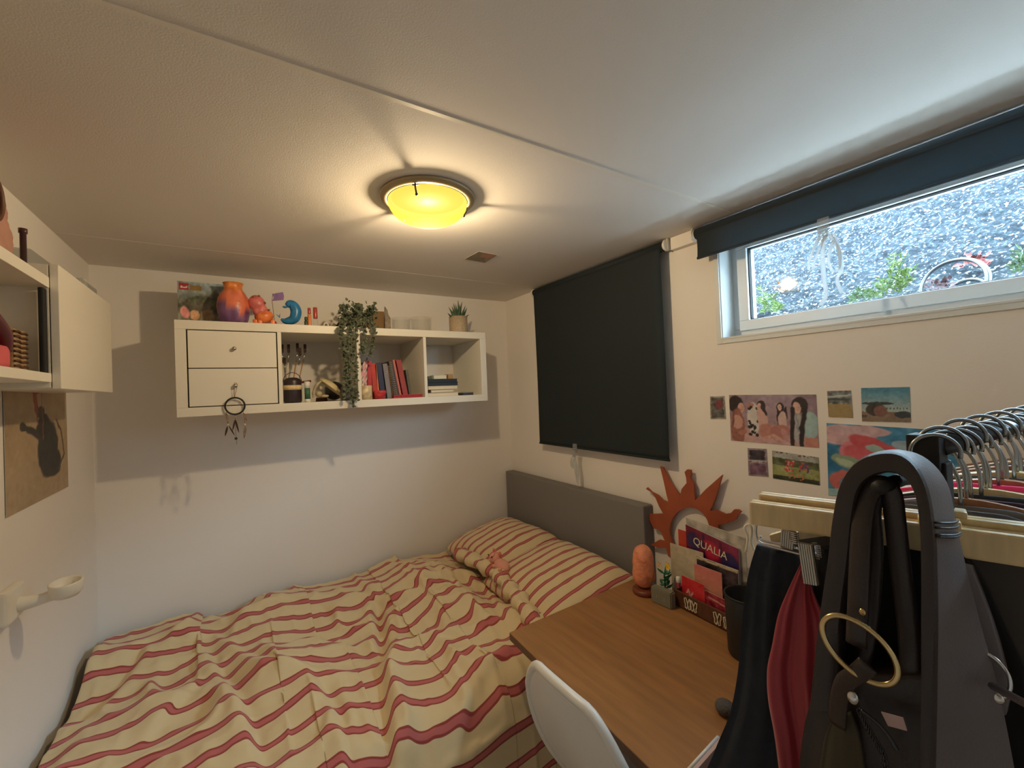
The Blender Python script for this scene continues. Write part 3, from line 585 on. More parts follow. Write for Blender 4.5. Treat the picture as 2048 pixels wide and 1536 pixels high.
for nm, z0, z1, m_ in (('base',0,.016,M['white2']),('label_band',.016,hh_*.68,mat('green_label', rgb(58,104,78), .5)),('cap',hh_*.68,hh_,M['white2'])):
    bm = bmesh.new(); lathe(bm, [(0,z0),(r,z0),(r,z1),(0,z1)], 20, Matrix.Translation((c.x,y,zf))); obj(nm, bm, m_, t, True)
# sea shell
y = 2.31; sc_ = cp(660,776,y); bm = bmesh.new(); nU, nV = 24, 12; rows = []
for j in range(nV+1):
    ph = PI/2*j/nV; rows.append([bm.verts.new(Matrix.Rotation(.72, 3, 'Y') @ Vector(((.060+.004*math.cos(11*th_))*math.cos(th_)*math.cos(ph), .045*math.sin(th_)*math.cos(ph), .030*math.sin(ph)))+sc_) for th_ in np.linspace(0, 2*PI, nU+1)[:-1]])
for j in range(nV):
    for i in range(nU): bm.faces.new((rows[j][i], rows[j][(i+1) % nU], rows[j+1][(i+1) % nU], rows[j+1][i]))
for v_ in bm.verts: v_.co.z = max(v_.co.z, zf+.003)
o = obj('sea_shell', bm, mat('cream_shell', rgb(214,196,150), .45, var=(25,.15), bump=(50,.5,.003)), None, True); tag(o, 'large cream seashell leaning with a raised lid shape in the second compartment', 'shell'); o.modifiers.new('s', 'SOLIDIFY').thickness = .004
bm = bmesh.new(); y = 2.292
tube(bm, catmull([cp(626,795,y), cp(628,783,y), cp(634,770,y), cp(642,762,y)], 5), [.004]*3+[.007]*6+[.008]*3+[.006]*3+[.004], 8); sph(bm, cp(638,788,y+.02), .015, (1.1,1,1)); sph(bm, cp(650,792,y+.01), .010, (1.8,1,.7)); sph(bm, cp(641,776,y+.01), .008, (1,1,1.3)); obj('shell_inner', bm, mat('shell_inner', rgb(186,170,136), .4, var=(30,.25)), o, True)
t = thing('snow_globe', 'clear glass ball behind the seashell', 'glass ball'); bm = bmesh.new(); c = cp(642,765,2.45); sph(bm, Vector((c.x,2.45,zf+.058)), .042); obj('ball', bm, M['glass'], t, True); bm = bmesh.new(); lathe(bm, [(0,0),(.03,0),(.026,.02),(0,.02)], 20, Matrix.Translation((c.x,2.45,zf))); obj('base', bm, M['darkwood'], t)
bm = bmesh.new(); c = cp(668,770,2.47); sph(bm, Vector((c.x,2.47,zf+.055)), .05, (1,.9,1)); tag(obj('dark_bowl', bm, mat('slate_glaze', rgb(66,62,66), .4, var=(30,.3)), None, True), 'dark grey rounded pot half hidden behind ivy strands', 'pot')
bm = bmesh.new(); c = cp(696,790,2.30); lathe(bm, [(0,0),(.02,0),(.03,.02),(.032,.045),(.02,.07),(.012,.075),(0,.07)], 24, Matrix.Translation((c.x-.01,2.30,zf))); tag(obj('grey_vase', bm, mat('grey_glaze', rgb(126,122,112), .4, var=(50,.35)), None, True), 'small mottled grey vase beneath the ivy strands', 'vase')

# ------------------------------------------------------------------ compartment 3: leaning books
def lean_book(u0, u1, ub0, ub1, vt, vb, col, label, y=2.29, depth=.14, pages=True, name='book', paint=None):
    p0, p1, q0 = cp(ub0,vb,y), cp(ub1,vb,y), cp(u0,vt,y); w = max(.006, p1.x-p0.x); d = Vector((q0.x-p0.x,0,q0.z-zf)); L = d.length; ang = math.atan2(d.x, d.z)
    t = thing(name, label, 'book', (p0.x,y,zf+max(0, -w*math.sin(ang) if ang < 0 else 0)*0+.0005), 0, 'books leaning in the third compartment'); t['_abs'] = 0
    mtx = Matrix.Rotation(ang, 4, 'Y'); ct = .0015
    off = Matrix.Translation((0,0,w*abs(math.sin(ang)))) if ang > 0 else Matrix()
    bm = bmesh.new(); box(bm, (0,0,0), (ct,depth,L), 0, mtx); box(bm, (w-ct,0,0), (w,depth,L), 0, mtx); box(bm, (0,-.001,0), (w,.001,L), .0006, mtx); obj('cover', bm, col, t)
    bm = bmesh.new(); box(bm, (ct,.002,.003), (w-ct,depth-.003,L-.003), 0, mtx); obj('pages', bm, M['paper'], t); return t
bk = [(735,742,736,744,722,795,(188,52,60),'crimson book leaning beside the patterned card'),(742,749,747,757,727,795,(196,60,50),'bright red book left of the slim orange one'),
 (749.5,752,757,760,729,795,(220,140,84),'very thin orange book touching the navy book'),(752.5,763,762,772,726,794,(48,50,84),'navy blue book among the leaning books'),
 (765,773,775,784,728,794,(128,124,130),'grey book right of the navy one'),(774,777,785,788,731,793,(132,96,60),'slim tan-brown book behind the spiral notebook'),
 (777,784,790,799,723,792,(72,64,62),'dark spiral-bound notebook among the leaning books'),(785,789,800,804,720,792,(196,112,100),'slim salmon pink book next to the wide brick-red one'),
 (792,805,807,817,721,790,(158,62,56),'wide brick-red book, tallest at the right of the row'),(811,815,819,824,740,790,(92,84,66),'dark olive thin book last in the leaning row')]
for u0,u1,b0,b1,vt,vb,c,l in bk:
    t = lean_book(u0,u1,b0,b1,vt,vb, mat('cover_'+l.split()[0]+str(int(u0)), rgb(*c), .5, var=(60,.12)), l, y=2.29 if u0 != 774 else 2.31)
    if 'spiral' in l:
        bm = bmesh.new(); p0, q0 = cp(b0+4,vb,2.286), cp(u0+4,vt,2.286)
        for k in range(18):
            c0 = p0.lerp(q0, (k+.5)/18); tube(bm, [c0+Vector((.004*math.cos(a_),-.004*math.sin(a_)+.002,0)) for a_ in np.linspace(0,2*PI,9)[:-1]], .0008, 4, True)
        o = obj('spiral_binding', bm, M['paper'], t); o.location = -t.location
# small print on two spines: white marks
o = thing('patterned_card', 'pointed card with black and pink pattern standing left of the books', 'card')
def pc(P): 
    for k in range(60): P.ell(R.random(), R.random(), .03, .05, (44,36,36) if k % 2 else (226,214,204), R.random()*3)
bm = None
a, b_, c_, d_2 = cp(727,770,2.275), cp(738,757,2.275), cp(723,725,2.275), cp(734,713,2.275)
a.z = zf+.01
printed('card_print', cp(722,795,2.272), cp(734,795,2.272), cp(720,735,2.272), (0,.002,0), pc, .35, (214,150,150), 26, o, tr=cp(735,714,2.272))
t = thing('marbled_cup', 'cream marbled square candle cup in front of the books', 'cup')
a, c = cp(723,795,2.262), cp(746,795,2.262); h = cp(735,771,2.262).z-zf; r = (c.x-a.x)/2
bm = bmesh.new(); lathe(bm, [(0,0),(r,0),(r*1.0,h),(r*.9,h),(r*.88,h*.7),(0,h*.7)], 24, Matrix.Translation(((a.x+c.x)/2,2.275,zf))); obj('cup_body', bm, mat('marbled_cream', rgb(214,194,156), .3, var=(45,.3)), t, True)
a, c = cp(748,795,2.265), cp(773,795,2.265); h = cp(760,781,2.265).z-zf; r = (c.x-a.x)/2; bm = bmesh.new()
lathe(bm, [(0,0),(r*.75,0),(r,h*.8),(r*.95,h),(r*.85,h*.95),(r*.6,.006),(0,.006)], 24, Matrix.Translation(((a.x+c.x)/2,2.27,zf)))
tag(obj('red_bowl', bm, mat('red_mottled', rgb(196,62,66), .35, var=(60,.4)), None, True), 'small red mottled bowl in front of the navy book', 'bowl')
a, c = cp(786,792,2.262), cp(844,792,2.262); t = thing('red_book', 'thin red book lying flat in front of the leaning books', 'book')
B('cover', (a.x,2.25,zf), (c.x,2.283,zf+.004), mat('red_cover', rgb(180,44,46), .45), t, .001); B('cover', (a.x,2.25,zf+.014), (c.x,2.283,zf+.018), mat('red_cover2', rgb(184,46,46), .45), t, .001); B('pages', (a.x+.002,2.252,zf+.004), (c.x-.002,2.281,zf+.014), mat('red_edged_pages', rgb(160,44,46), .7), t)

# ------------------------------------------------------------------ compartment 4: stack
st4 = [(855,917,(196,186,160),'bottom','cream book with brown spine, lowest of the stack',7.5),(862,907,(150,120,90),'p','short light book second from the bottom of the stack',6.5),(857,916,(204,190,160),'c','cream book under the two dark ones in the stack',7.5),(855,917,(30,32,38),'d','black book with thick pages under the upper black one',7),(856,916,(26,28,34),'e','upper black book directly beneath the small pale block',7),(869,895,(196,208,200),'f','small pale mint block lying on the black books',8)]
z = zf; y = 2.275
for k, (u0,u1,c,_,lab,hp) in enumerate(st4):
    a, b_ = cp(u0,780,y), cp(u1,780,y); h = hp/861*2.35*1.02; t = thing('stacked_book', lab, 'book', group='books stacked in the right compartment'); cm = mat('stack_cover%d' % k, rgb(*c), .5); dd = .15 if k < 5 else .06
    B('cover', (a.x,y,z), (b_.x,y+dd,z+.0025), cm, t, .0006); B('cover', (a.x,y,z+h-.003), (b_.x,y+dd,z+h-.0005), cm, t, .0006); B('spine', (a.x-.001,y,z), (a.x+.002,y+dd,z+h-.0005), cm, t, .0006)
    B('pages', (a.x+.002,y+.002,z+.0025), (b_.x-.003,y+dd-.002,z+h-.003), M['paper'] if k not in (3,4) else cm, t); z += h
a, b_ = cp(856,745,y+.03), cp(868,745,y+.03); zz = z-8/861*2.35*1.02
tag(B('small_box', (a.x,y+.03,zz), (b_.x,y+.10,zz+.018), mat('green_box', rgb(96,104,78), .6), None, .002), 'small green box at the left of the pale block on the stack', 'box')
a, b_ = cp(896,745,y+.04), cp(906,745,y+.04); tag(B('small_box', (a.x,y+.04,zz), (b_.x,y+.10,zz+.028), mat('tan_box', rgb(176,140,90), .6), None, .002), 'small tan box at the right of the pale block on the stack', 'box')
a, b_ = cp(926,790,y), cp(947,790,y); t = thing('cassette_case', 'small dark case with clear lid lying at the right of the book stack', 'case'); B('case_body', (a.x,y,zf), (b_.x,y+.07,zf+.014), mat('dark_case', rgb(54,44,42), .4), t, .002); B('lid', (a.x-.001,y-.001,zf+.014), (b_.x+.002,y+.07,zf+.019), M['clear'], t, .001)

# ================================================================== LEFT WALL UNITS
X0 = -.40; zb0, zb1 = H(98,764,0,X0).z, H(98,746,0,X0).z; zt0, zt1 = H(100,577,0,X0).z, H(100,556,0,X0).z; ye = 1.57
ls = thing('wall_shelf', 'open white wall shelf on the left wall holding pink and wicker things', 'shelf')
B('shelf_board', (XL,.55,zb0), (X0,ye,zb1), M['white'], ls, .0015); B('shelf_board', (XL,.55,zt0), (X0,ye,zt1), M['white'], ls, .0015)
B('back_panel', (XL,.55,zb1), (XL+.006,ye,zt0), M['white'], ls); B('side_panel', (XL,.55,zb1), (X0,.57,zt0), M['white'], ls)
tag(B('black_folder', (H(76,650,1,1.54).x,1.54,zb1), (X0-.004,1.567,zt0-.004), M['black'], None, .003), 'black folder standing at the right end inside the left wall shelf', 'folder')
cb = thing('wall_cabinet', 'closed white wall cabinet on the left wall above the rat-like poster area', 'cabinet'); cb['label'] = 'closed white wall cabinet between the open left shelf and the corner'
cz0, cz1 = .055, .374; B('cabinet_body', (XL,ye+.001,cz0), (-.402,2.12,cz1), M['white'], cb, .001); B('door', (-.400,ye+.001,cz0-.003), (-.383,2.12,cz1+.002), M['white'], cb, .0015)
c1 = H(167,560,0,-.42); tag(B('white_candle', (-.432,c1.y-.02,cz1+.002), (-.412,c1.y+.01,cz1+.05), M['white2'], None, .003), 'small white block standing on top of the closed cabinet', 'block')
t = thing('clear_box', 'clear plastic box lying on top of the closed cabinet', 'box'); bm = bmesh.new(); box(bm, (-.53,1.60,cz1+.001), (-.44,1.78,cz1+.045), .004); obj('box_shell', bm, M['clear'], t)
t = thing('clear_box', 'clear plastic box on the closed cabinet, nearer to the room corner', 'box'); bm = bmesh.new(); box(bm, (-.53,1.86,cz1+.001), (-.40,2.03,cz1+.035), .004); obj('box_shell', bm, M['clear'], t)
# pink bag and grey bag on top of the open shelf
def pillowbag(name, lab, y0, y1, z0, z1, x0, x1, m):
    t = thing(name, lab, 'bag'); bm = bmesh.new(); n = 16; rows = []
    for j in range(n+1):
        v_ = j/n; z = z0+(z1-z0)*v_; tt = (x1-x0)/2*(1-.45*v_**1.5); wy = (y1-y0)/2*(1-.10*v_**2); row = []
        for k in range(24):
            a_ = 2*PI*k/24; ca, sa = math.cos(a_), math.sin(a_); row.append(bm.verts.new(((x0+x1)/2+tt*abs(ca)**.6*(1 if ca > 0 else -1)+.003*math.sin(5*a_+j), (y0+y1)/2+wy*abs(sa)**.5*(1 if sa > 0 else -1), z)))
        rows.append(row)
    for j in range(n):
        for k in range(24): bm.faces.new((rows[j][k], rows[j][(k+1) % 24], rows[j+1][(k+1) % 24], rows[j+1][k]))
    bm.faces.new(rows[0][::-1]); bm.faces.new(rows[-1]); obj('bag_body', bm, m, t, True); return t
pillowbag('pink_bag', 'dusty pink cloth bag on top of the open left shelf', 1.27, 1.475, zt1, H(80,440,0,-.45).z, -.52, -.42, mat('dusty_pink', rgb(178,132,116), .85, var=(12,.15)))
t = pillowbag('grey_bag', 'taupe handbag with dark ring handle on the open left shelf', 1.02, 1.25, zt1, H(30,410,0,-.45).z, -.52, -.41, mat('taupe_bag', rgb(128,104,88), .7, var=(12,.12)))
hc = H(-12,395,0,-.405); T('ring_handle', [hc+Vector((0,.034*math.cos(a_),.042*math.sin(a_))) for a_ in np.linspace(0,2*PI,33)[:-1]], .0055, M['darkwood'], t, 8, True)
p = H(86,503,0,-.44); t = thing('lip_balm', 'small dark standing stick beside the pink bag', 'stick'); zz = H(86,490,0,-.425).z; p.y = 1.50
bm = bmesh.new(); lathe(bm, [(0,0),(.006,0),(.006,zz-zt1-.012),(.008,zz-zt1-.011),(.008,zz-zt1),(0,zz-zt1)], 14, Matrix.Translation((-.425,1.50,zt1))); obj('stick_body', bm, mat('plum_plastic', rgb(74,50,54), .35), t, True)
# pink item and ribbed basket inside
def blob(name, lab, cat, c, r, sc, m, sub=4, nz=.12):
    bm = bmesh.new(); sph(bm, Vector((0,0,0)), r, sc, sub)
    for v_ in bm.verts: v_.co *= 1+nz*(vnoise(np.array([v_.co.x*1+5]), np.array([v_.co.z+v_.co.y+5]), 22, 3)[0]-.5)
    bmesh.ops.translate(bm, verts=bm.verts, vec=c); return tag(obj(name, bm, m, None, True), lab, cat)
pk = thing('pink_pouch', 'pink zipped pouch inside the open left shelf', 'pouch')
yP = H(27,700,0,-.425).y-.004
bm = bmesh.new(); box(bm, (-.52,yP-.26,zb1), (-.425,yP,zb1+.055), .015); obj('pouch_body', bm, mat('pink_fabric', rgb(206,92,98), .7, var=(14,.12)), pk, True)
bm = bmesh.new(); tube(bm, catmull([(-.44,yP-.24,zb1+.055),(-.43,yP-.19,zb1+.10),(-.43,yP-.11,zb1+.115),(-.43,yP-.03,zb1+.08),(-.44,yP,zb1+.045)], 6), .014, 10); obj('flap', bm, mat('plum_trim', rgb(92,40,52), .4), pk, True)
bm = bmesh.new(); box(bm, (-.51,yP-.2,zb1+.04), (-.44,yP-.035,zb1+.10), .02); obj('upper_body', bm, mat('pink_fabric2', rgb(190,100,108), .6), pk, True)
yA, yB_ = H(29,700,0,-.43).y, H(54,700,0,-.43).y; yP = H(27,700,0,-.425).y
bs = thing('ribbed_basket', 'small wicker basket with dark ribs next to the pink pouch', 'basket')
B('basket_body', (-.52,yA,zb1), (-.43,yB_,zb1+.10), mat('tan_wicker', rgb(168,138,98), .8, var=(50,.2)), bs, .005)
for k in range(8): 
    zz = zb1+.012+k*.0115; bm = bmesh.new(); tube(bm, catmull([(-.4295,yA,zz),(-.4275,yA*.75+yB_*.25,zz+.0015),(-.4295,(yA+yB_)/2,zz-.0015),(-.4275,yA*.25+yB_*.75,zz+.001),(-.4295,yB_,zz)], 3), .0028, 6); obj('rib', bm, M['darkwood'], bs, True)
# poster on the left wall: generic dark figure shape on beige with red drips
q = [H(14,1035,0,XL+.004), H(137,973,0,XL+.004), H(12,780,0,XL+.004), H(137,770,0,XL+.004)]; q[2].z = q[3].z = .10
q[0].z = q[1].z = (q[0].z+q[1].z)/2; q[2].y = q[0].y; q[3].y = q[1].y
def prat(P):
    P.noise(3, 14); P.ell(.62,.42,.17,.24,(46,46,44), -.15); P.ell(.70,.28,.15,.13,(46,44,42)); P.ell(.55,.60,.12,.09,(44,44,42), .5); P.line([(.5,.52),(.3,.60)], .035, (52,50,46)); P.ell(.24,.62,.05,.035,(52,50,46))
    P.ell(.50,.72,.07,.05,(60,56,50)); P.line([(.80,.20),(.93,.34),(.86,.55),(.78,.64)], .014, (84,74,62))
    P.line([(.36,1.0),(.42,.88),(.44,.74)], .03, (150,52,44)); P.line([(.52,1.0),(.46,.90)], .03, (150,52,44)); P.line([(.43,.9),(.45,.62)], .01, (150,70,58)); P.line([(.52,.95),(.54,.5)], .006, (150,90,74))
tag(printed('poster', q[0], q[1], q[2], (-.002,0,0), prat, .95, (176,152,118), 110, tr=q[3]), 'beige poster with a dark standing shape and red drips on the left wall', 'poster')
B_ = None
# cup bracket on left wall
cu = thing('wall_bracket', 'cream wall bracket with an arm ending in an open cup, left wall', 'bracket')
zc = -.525; yb = 1.76
bm = bmesh.new(); box(bm, (XL,yb-.07,zc-.045), (XL+.022,yb+.04,zc+.045), .008); obj('wall_plate', bm, M['white'], cu)
bm = bmesh.new(); tube(bm, catmull([(XL+.015,yb,zc-.012),(XL+.06,yb,zc-.010),(-.452,yb,zc-.004)], 5), [.022,.020,.019,.018,.017,.016,.015,.015,.015,.016,.017], 12); obj('arm', bm, M['white'], cu, True)
bm = bmesh.new(); r = .037; lathe(bm, [(0,-.026),(r*.75,-.026),(r*.96,-.014),(r,.014),(r*.95,.017),(r*.84,.012),(r*.78,-.012),(0,-.016)], 30, Matrix.Translation((-.430,yb,zc+.012)) @ Matrix.Rotation(.12, 4, 'X')); obj('cup', bm, M['white'], cu, True)

# ================================================================== BED
zm_ = -1.07
hb = thing('bed', 'single bed with grey upholstered headboard and low base', 'bed')
B('headboard', (1.585,1.385,-1.45), (XR-.004,2.61,-.568), M['grey_fabric'], hb, .008)
B('bed_base', (-.45,1.40,-1.50), (1.585,2.60,-1.30), M['grey_fabric'], hb, .01)
B('mattress', (-.44,1.40,-1.30), (1.58,2.60,zm_-.005), mat('bed_sheet', rgb(222,204,172), .9, bump=(30,.3,.01)), hb, .04)
for x_ in (-.38,1.5):
    for y_ in (1.46,2.54): T('leg', [(x_,y_,-1.6),(x_,y_,-1.5)], .02, M['black'], hb, 12)
# duvet: cloth relaxed over the mattress
ZT = zm_+.035
def W2(u, v): p = H(u, v, 2, ZT+.03); return (p.x, p.y)
FOLDS = [([W2(766,1185),W2(775,1260),W2(772,1340),W2(782,1430),W2(786,1560)],.034,.030,1), ([W2(408,1290),W2(440,1340),W2(492,1430),W2(530,1540)],.030,.028,-1), ([W2(430,1262),W2(480,1300),W2(540,1340),W2(610,1345)],.024,.02,-1),
 ([W2(235,1330),W2(300,1290),W2(380,1280),W2(430,1262)],.026,-.02,1), ([W2(700,1150),W2(760,1200),W2(810,1180),W2(880,1190)],.020,.022,1), ([W2(880,1120),W2(905,1180),W2(960,1230),W2(1020,1250)],.018,.02,-1),
 ([W2(640,1210),W2(690,1230),W2(750,1225)],.018,-.02,1), ([W2(480,1200),W2(560,1215),W2(640,1195)],.014,.02,1), ([W2(610,1345),W2(660,1400),W2(690,1470),W2(700,1550)],.024,.02,-1), ([W2(275,1480),W2(330,1420),W2(370,1380),W2(410,1345)],.018,.022,1),
 ([W2(150,1430),W2(220,1380),W2(270,1330),W2(300,1290)],.022,.02,-1), ([W2(800,1330),W2(850,1290),W2(900,1270),W2(960,1285)],.018,-.018,1), ([W2(830,1160),W2(870,1220),W2(890,1270)],.018,.02,1), ([W2(560,1300),W2(620,1270),W2(690,1275),W2(740,1300)],.018,.018,-1),
 ([W2(900,1440),W2(940,1380),W2(985,1330),W2(1040,1300)],.014,.010,1), ([W2(960,1150),W2(985,1200),W2(1020,1260)],.016,.018,1), ([W2(330,1235),W2(420,1225),W2(500,1235)],.016,.02,-1), ([W2(860,1130),W2(820,1150),W2(780,1140)],.016,-.018,1),
 ([W2(745,1190),W2(752,1240),W2(748,1290)],.022,.03,-1), ([W2(790,1200),W2(792,1250),W2(786,1300)],.020,-.03,1), ([W2(870,1150),W2(900,1165),W2(930,1155),W2(950,1175)],.018,.02,1), ([W2(930,1200),W2(950,1235),W2(945,1270)],.014,.02,1), ([W2(520,1480),W2(570,1450),W2(640,1440)],.014,-.015,1), ([W2(300,1350),W2(330,1370),W2(410,1340)],.014,.018,-1)]
def relax():
    nx, ny = 150, 136; rx, ry_ = 1.62*1.07, 1.86*1.055
    U, V = np.meshgrid(np.linspace(0,1,nx), np.linspace(0,1,ny))
    ye_ = 1.29; RR = .15
    x = -.50+U*1.60; s = V*1.86; flat = 2.585-s; y = np.where(flat > ye_, flat, ye_-.02); z = np.where(flat > ye_, ZT+.03, ZT+.03-(ye_-flat))
    g = lambda sc, sd: vnoise(U*1.6+3, V*1.8+3, sc, sd)-.5
    x = x-(V*.035)*(U)+.0
    bulk = .085*np.clip(vnoise(U*1.6+9, V*1.8+2, 2.8, 21)-.2,0,1)+.045*g(5.0,22)+.06*np.exp(-((x+.25)/.16)**2-((y-2.42)/.14)**2)+.05*np.exp(-((x-.85)/.16)**2-((y-2.35)/.18)**2)+.04*np.exp(-((x-.1)/.2)**2-((y-1.9)/.2)**2)
    P = np.stack([x+.03*g(6,1), y+.04*g(5,2)*(flat > ye_)-.02*np.abs(g(7,9))*(flat <= ye_), z+.06*np.abs(g(7,3))+.02], -1); Pp = P.copy()
    dxr, dyr = rx/(nx-1), ry_/(ny-1)
    def con(i0, i1, L, k):
        a, b = P[i0], P[i1]; d = b-a; l = np.sqrt((d*d).sum(-1))+1e-9
        c = d*(((l-L)/l)*.5*k)[...,None]; P[i0] = a+c; P[i1] = b-c
    S = slice
    def coll():
        yy, zz = P[...,1], P[...,2]; r = RR; tp = ZT+bulk; cy, cz = ye_+r, tp-r
        P[...,2] = np.where((yy >= cy) & (zz < tp), tp, zz)
        dy, dz_ = cy-yy, P[...,2]-cz; m2 = (yy < cy) & (dz_ > 0); rr = np.sqrt(dy*dy+dz_*dz_)+1e-9; f = np.where(m2 & (rr < r), r/rr, 1)
        P[...,1] = np.where(m2, cy-dy*f, P[...,1]); P[...,2] = np.where(m2, cz+dz_*f, P[...,2])
        bw = .03*vnoise(U*1.6+4, V*1.8+4, 3, 12)
        m3 = (P[...,1] < cy) & (P[...,2] <= cz); P[...,1] = np.where(m3, np.minimum(P[...,1], ye_-bw), P[...,1])
        P[...,1] = np.minimum(P[...,1], YB-.012); P[...,2] = np.maximum(P[...,2], ZF+.01); P[...,0] = np.clip(P[...,0], XL+.02, 1.14)
    pinx = P[:,-1,0].copy()
    for it in range(150):
        v = (P-Pp)*.88; Pp = P.copy(); P += v; P[...,2] -= .0005
        for sub in range(4):
            for o_ in (0,1):
                con((S(None),S(o_,nx-1,2)), (S(None),S(o_+1,nx,2)), dxr, .9); con((S(o_,ny-1,2),S(None)), (S(o_+1,ny,2),S(None)), dyr, .9)
            for o_ in (0,1):
                con((S(0,ny-1),S(o_,nx-1,2)), (S(1,ny),S(o_+1,nx,2)), math.hypot(dxr,dyr), .2); con((S(0,ny-1),S(o_+1,nx,2)), (S(1,ny),S(o_,nx-1,2)), math.hypot(dxr,dyr), .2)
            for st_, kk in ((2,.25),(4,.12)):
                for o_ in range(st_):
                    n0 = len(range(o_, nx-st_, 2*st_)); con((S(None),S(o_,nx-st_,2*st_)), (S(None),S(o_+st_,o_+st_+2*st_*(n0-1)+1,2*st_)), dxr*st_, kk)
                    n0 = len(range(o_, ny-st_, 2*st_)); con((S(o_,ny-st_,2*st_),S(None)), (S(o_+st_,o_+st_+2*st_*(n0-1)+1,2*st_),S(None)), dyr*st_, kk)
            coll()
            P[:,-1,0] = P[:,-1,0]*.3+pinx*.7; P[0,:,1] = P[0,:,1]*.5+(2.59)*.5; P[:,0,0] = np.clip(P[:,0,0], XL+.03, -.42)
    X, Y = P[...,0], P[...,1]; UVv = V*ry_+.05*g(1.7,41)+.042*g(4,42)+.022*g(9,43)
    for pts, amp, sh_, sg in FOLDS:
        best = np.full(X.shape, 9.); sd = np.zeros(X.shape); tt = np.zeros(X.shape); n_ = len(pts)-1
        pts = [tuple(q) for q in catmull([(a_,b_,0) for a_,b_ in pts], 5)]; n_ = len(pts)-1
        for i, (p, q) in enumerate(zip(pts, pts[1:])):
            dx_, dy_ = q[0]-p[0], q[1]-p[1]; l2 = dx_*dx_+dy_*dy_+1e-9; t = np.clip(((X-p[0])*dx_+(Y-p[1])*dy_)/l2, 0, 1); ex, ey = X-p[0]-t*dx_, Y-p[1]-t*dy_
            d = np.hypot(ex, ey); m = d < best; best = np.where(m, d, best); sd = np.where(m, np.sign(dx_*ey-dy_*ex)*d, sd); tt = np.where(m, (i+t)/n_, tt)
        sd = sd*sg; fade = np.clip(np.minimum(tt*5+.1, (1-tt)*4+.15), 0, 1); lip = 1/(1+np.exp(-np.clip(sd/.0055, -30, 30)))*np.exp(-np.maximum(sd,0)/.055)-.25*np.exp(-(sd+.012)**2/.0006)
        P[...,2] += 1.35*amp*fade*lip; UVv = UVv+1.4*sh_*fade*np.exp(-best/.13)/(1+np.exp(-np.clip(sd/.004, -30, 30)))
        P[...,1] -= .3*amp*fade*lip*(P[...,1] < YB-.06)
    rdg = lambda sc, sd: 1-2*np.abs(vnoise(U*1.6+.25*V+3, V*1.8-.3*U+5, sc, sd)-.5)
    P[...,2] += (.026*rdg(5,51)**5+.017*rdg(9,52)**5+.009*rdg(17,53)**4-.012+(.026*rdg(15,54)**3)*np.exp(-((X-W2(780,1240)[0])/.09)**2-((Y-W2(780,1240)[1])/.22)**2)+(.024*rdg(17,55)**3)*np.exp(-((X-.9)/.10)**2-((Y-2.0)/.25)**2))*(P[...,2] > ZT-.1)
    return P, U*rx, UVv, nx, ny
P, UU, VV, nx, ny = relax()
me = bpy.data.meshes.new('duvet'); faces = [(j*nx+i, (j+1)*nx+i, (j+1)*nx+i+1, j*nx+i+1) for j in range(ny-1) for i in range(nx-1)]
me.from_pydata(P.reshape(-1,3).tolist(), [], faces); uvl = me.uv_layers.new(name='UVMap'); li = np.empty(len(me.loops), int); me.loops.foreach_get('vertex_index', li)
uvl.data.foreach_set('uv', np.stack([UU.ravel(), VV.ravel()], -1)[li].ravel())
dv = tag(new_obj('duvet', me, M['stripe'], None, True), 'rumpled cream duvet with red-pink stripes spread over the bed', 'duvet')
md = dv.modifiers.new('thick', 'SOLIDIFY'); md.thickness = .012; md.offset = -1; md = dv.modifiers.new('sub', 'SUBSURF'); md.levels = 1; md.render_levels = 1
# rolled top hem of the duvet by the pillows
bm = bmesh.new()
hem = catmull([(1.06,2.30,-.93),(1.07,2.12,-.925),(1.09,1.92,-.925),(1.06,1.74,-.935),(1.03,1.58,-.95),(1.0,1.44,-.97),(.97,1.36,-1.02)], 10)
nh = len(hem); rings = []
uvr = bm.loops.layers.uv.new('UVMap')
for i, p in enumerate(hem):
    rr = .032+.008*math.sin(i*.9)+.004*math.sin(i*2.1); rings.append([bm.verts.new((p[0]+rr*math.cos(a_)*1.15, p[1], p[2]+rr*math.sin(a_)*(1+.2*math.sin(3*a_+i*.5)))) for a_ in np.linspace(0,2*PI,15)[:-1]])
for i in range(nh-1):
    for k in range(14):
        f = bm.faces.new((rings[i][k], rings[i][(k+1) % 14], rings[i+1][(k+1) % 14], rings[i+1][k])); 
        for lp, (uu, vv) in zip(f.loops, ((k,i),(k+1,i),(k+1,i+1),(k,i+1))): lp[uvr].uv = (uu*.015, vv*.0165+uu*.003)
bm.faces.new(rings[0]); bm.faces.new(rings[-1][::-1]); obj('rolled_hem', bm, M['stripe'], dv, True)
